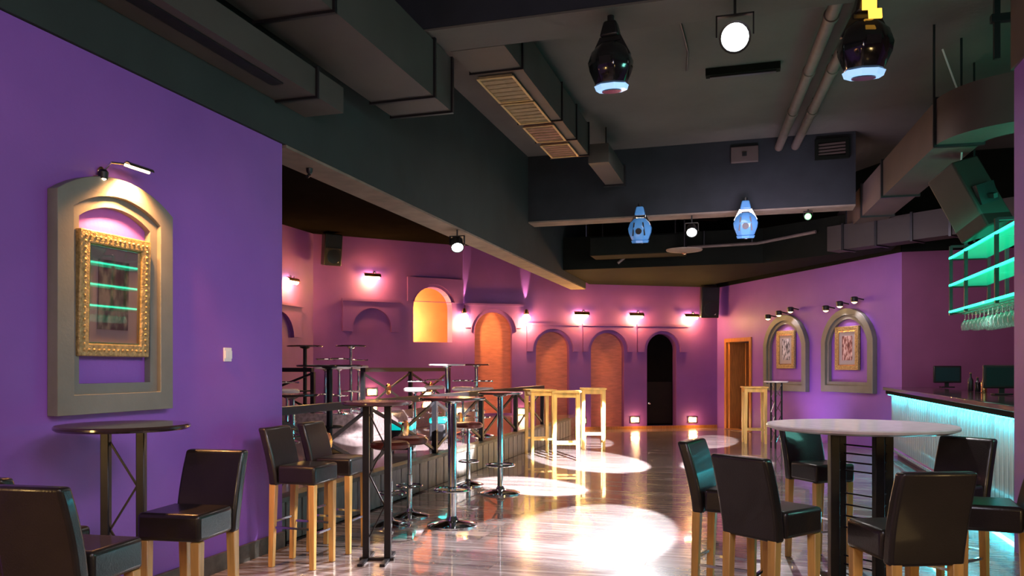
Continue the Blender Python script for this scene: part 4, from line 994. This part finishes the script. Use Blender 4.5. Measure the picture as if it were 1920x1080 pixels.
pedestal('chrome pedestal table with narrow top before the first tall niche', dk(893, 14.6, pz), 0.24, 1.19, 'top_brown', 'chrome', 0.03)
pedestal('dark low pedestal table beside the left wall corner on the platform', dk(548, 9.2, pz), 0.30, 0.82, 'top_dark', 'chrome', 0.03)
# ---- bar stools
def stool(label, loc, rz=0, seat='seat_red', h=0.80, back=False):
    t = thing('chrome_bar_stool', label, 'bar stool', loc, rz); t['group'] = 'chrome pedestal bar stools'
    MB().lathe([(0.15,h-0.07),(0.185,h-0.055),(0.19,h-0.025),(0.16,h)], 26).build('seat', seat, t, smooth=True)
    MB().lathe([(0.028,0.04),(0.028,0.42),(0.020,0.425),(0.020,h-0.10),(0.06,h-0.071)], 16).build('pole', 'chrome', t, smooth=True)
    MB().lathe([(0.20,0.0),(0.20,0.010),(0.15,0.028),(0.045,0.05),(0.03,0.08)], 28).build('base_disc', 'chrome', t, smooth=True)
    MB().tube([(0.13*math.cos(2*PI*k/20), 0.05+0.13*math.sin(2*PI*k/20), 0.30) for k in range(20)], 0.010, 8, closed=True).build('foot_ring', 'chrome', t, smooth=True)
    if back:
        MB().tube([(0.17*math.cos(a_), 0.17*math.sin(a_), h+0.10) for a_ in [PI*(0.1+0.8*k/10) for k in range(11)]], 0.014, 8).build('back_hoop', 'chrome', t, smooth=True)
    return t
s1_ = stool('chrome stool with chestnut seat at the platform riser, left of two', (*at(731, 7.62)[:2], 0.001))
dup(s1_, (*at(768, 8.1)[:2], 0.001), 0.5, 'chrome stool with chestnut seat at the platform riser, right of two')
dup(s1_, (*at(878, 10.25)[:2], 0.001), 0.2, 'chrome stool standing between the two chrome pedestal tables')
s2_ = stool('chrome hoop-back stool on the platform right of the painted cyan reflection, left of three', dk(778, 13.1, pz), 0, 'top_light', 0.80, True)
for (px, tt, z, lab) in ((814, 14.6, pz, 'chrome hoop-back stool on the platform, middle of three by the back wall'),
                         (868, 13.6, pz, 'chrome hoop-back stool on the platform, right of three by the back wall'),
                         (636, 13.0, tz, 'chrome hoop-back stool on the upper tier left of the chrome table'),
                         (610, 13.7, tz, 'chrome hoop-back stool on the upper tier between the two tall tables'),
                         (538, 12.4-0.3, pz, 'chrome hoop-back stool on the platform beside the left wall corner'),
                         (672, 15.0, tz, 'chrome hoop-back stool on the upper tier behind the chrome table'),
                         (905, 13.2, pz, 'chrome hoop-back stool on the platform behind the railing plate')):
    dup(s2_, dk(px, tt, z), 0.4, lab)
# added boxes standing in for cyan reflected light on the platform
def reflection_box(label, loc, w_):
    t = thing('turquoise_reflection_box', label, 'reflection_box', loc, 0.3)
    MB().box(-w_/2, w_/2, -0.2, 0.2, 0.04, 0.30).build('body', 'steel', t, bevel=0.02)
    MB().box(-w_/2, w_/2, -0.2, 0.2, 0.301, 0.38).build('reflection', 'turquoise', t, bevel=0.02, segs=3)
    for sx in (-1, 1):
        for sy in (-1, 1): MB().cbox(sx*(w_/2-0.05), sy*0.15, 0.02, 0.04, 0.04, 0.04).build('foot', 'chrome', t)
reflection_box('added low box with a painted turquoise reflection behind the platform railing', dk(752, 10.7, pz), 0.36)
reflection_box('smaller added box with a painted turquoise reflection on the platform right of the other', dk(822, 12.0, pz), 0.24)

# ---- wooden high tables
def wood_table(label, loc, rz, a_=0.42, h=1.13, first=None):
    t = thing('wooden_high_table', label, 'table', loc, rz)
    MB().box(-a_/2-0.03, a_/2+0.03, -a_/2-0.03, a_/2+0.03, h-0.03, h).build('tabletop', 'wood_table', t, bevel=0.005)
    ap = MB()
    for s in (-1, 1): ap.box(-a_/2+0.02, a_/2-0.02, s*(a_/2-0.02)-0.01, s*(a_/2-0.02)+0.01, h-0.11, h-0.0305); ap.box(s*(a_/2-0.02)-0.01, s*(a_/2-0.02)+0.01, -a_/2+0.03, a_/2-0.03, h-0.11, h-0.0305)
    ap.build('apron', 'wood_table', t)
    for sx in (-1, 1):
        for sy in (-1, 1): MB().frustum((sx*(a_/2-0.02), sy*(a_/2-0.02), 0), (0.022, 0.022), (sx*(a_/2-0.025), sy*(a_/2-0.025), h-0.0305), (0.032, 0.032)).build('leg', 'wood_table', t)
    for s in (-1, 1): MB().box(-a_/2+0.04, a_/2-0.04, s*(a_/2-0.025)-0.012, s*(a_/2-0.025)+0.012, 0.26, 0.29).build('stretcher', 'wood_table', t)
    return t
w1 = wood_table('golden wooden high table at the end of the railing, left of three', (*at(1012, 13.9)[:2], 0.001), 0.55, 0.42)
w1['group'] = 'golden wooden high tables'
dup(w1, (*at(1062, 13.1)[:2], 0.001), 0.25, 'golden wooden high table at the end of the railing, middle of three')
dup(w1, (*at(1112, 14.9)[:2], 0.001), 0.25, 'golden wooden high table at the end of the railing, right of three')
dup(w1, (*at(1414, 16.0)[:2], 0.001), 0.15, 'golden wooden high table standing before the orange door frame')
# round truss table beside it
t = thing('truss_table', 'small pale round high table on slim chrome truss legs before the right wall', 'table', (*at(1455, 14.9)[:2], 0.001), 0)
MB().lathe([(0.21,1.23),(0.22,1.24),(0.215,1.255)], 28).build('tabletop', 'top_light', t, smooth=True)
for k in range(3):
    a_ = 2*PI*k/3+0.4; a2 = 2*PI*(k+1)/3+0.4
    MB().tube([(0.11*math.cos(a_), 0.11*math.sin(a_), 0.0), (0.11*math.cos(a_), 0.11*math.sin(a_), 1.229)], 0.018, 8).build('leg', 'steel', t, smooth=True)
    for q in range(4):
        MB().tube([(0.11*math.cos(a_), 0.11*math.sin(a_), 0.1+q*0.28), (0.11*math.cos(a2), 0.11*math.sin(a2), 0.36+q*0.28)], 0.008, 6).build('truss_rod', 'chrome', t)
# floor-level uplight near right wall
t = thing('floor_uplighter', 'small dark dome uplight on the floor by the right wall, behind the pale table', 'lamp', (*at(1520, 13.6)[:2], 0.001))
MB().lathe([(0.10,0),(0.10,0.03),(0.07,0.09),(0.02,0.12)], 18).build('dome', 'steel', t, smooth=True); MB().lathe([(0.12,0.0),(0.12,0.008)], 18).build('base', 'black', t, smooth=True)
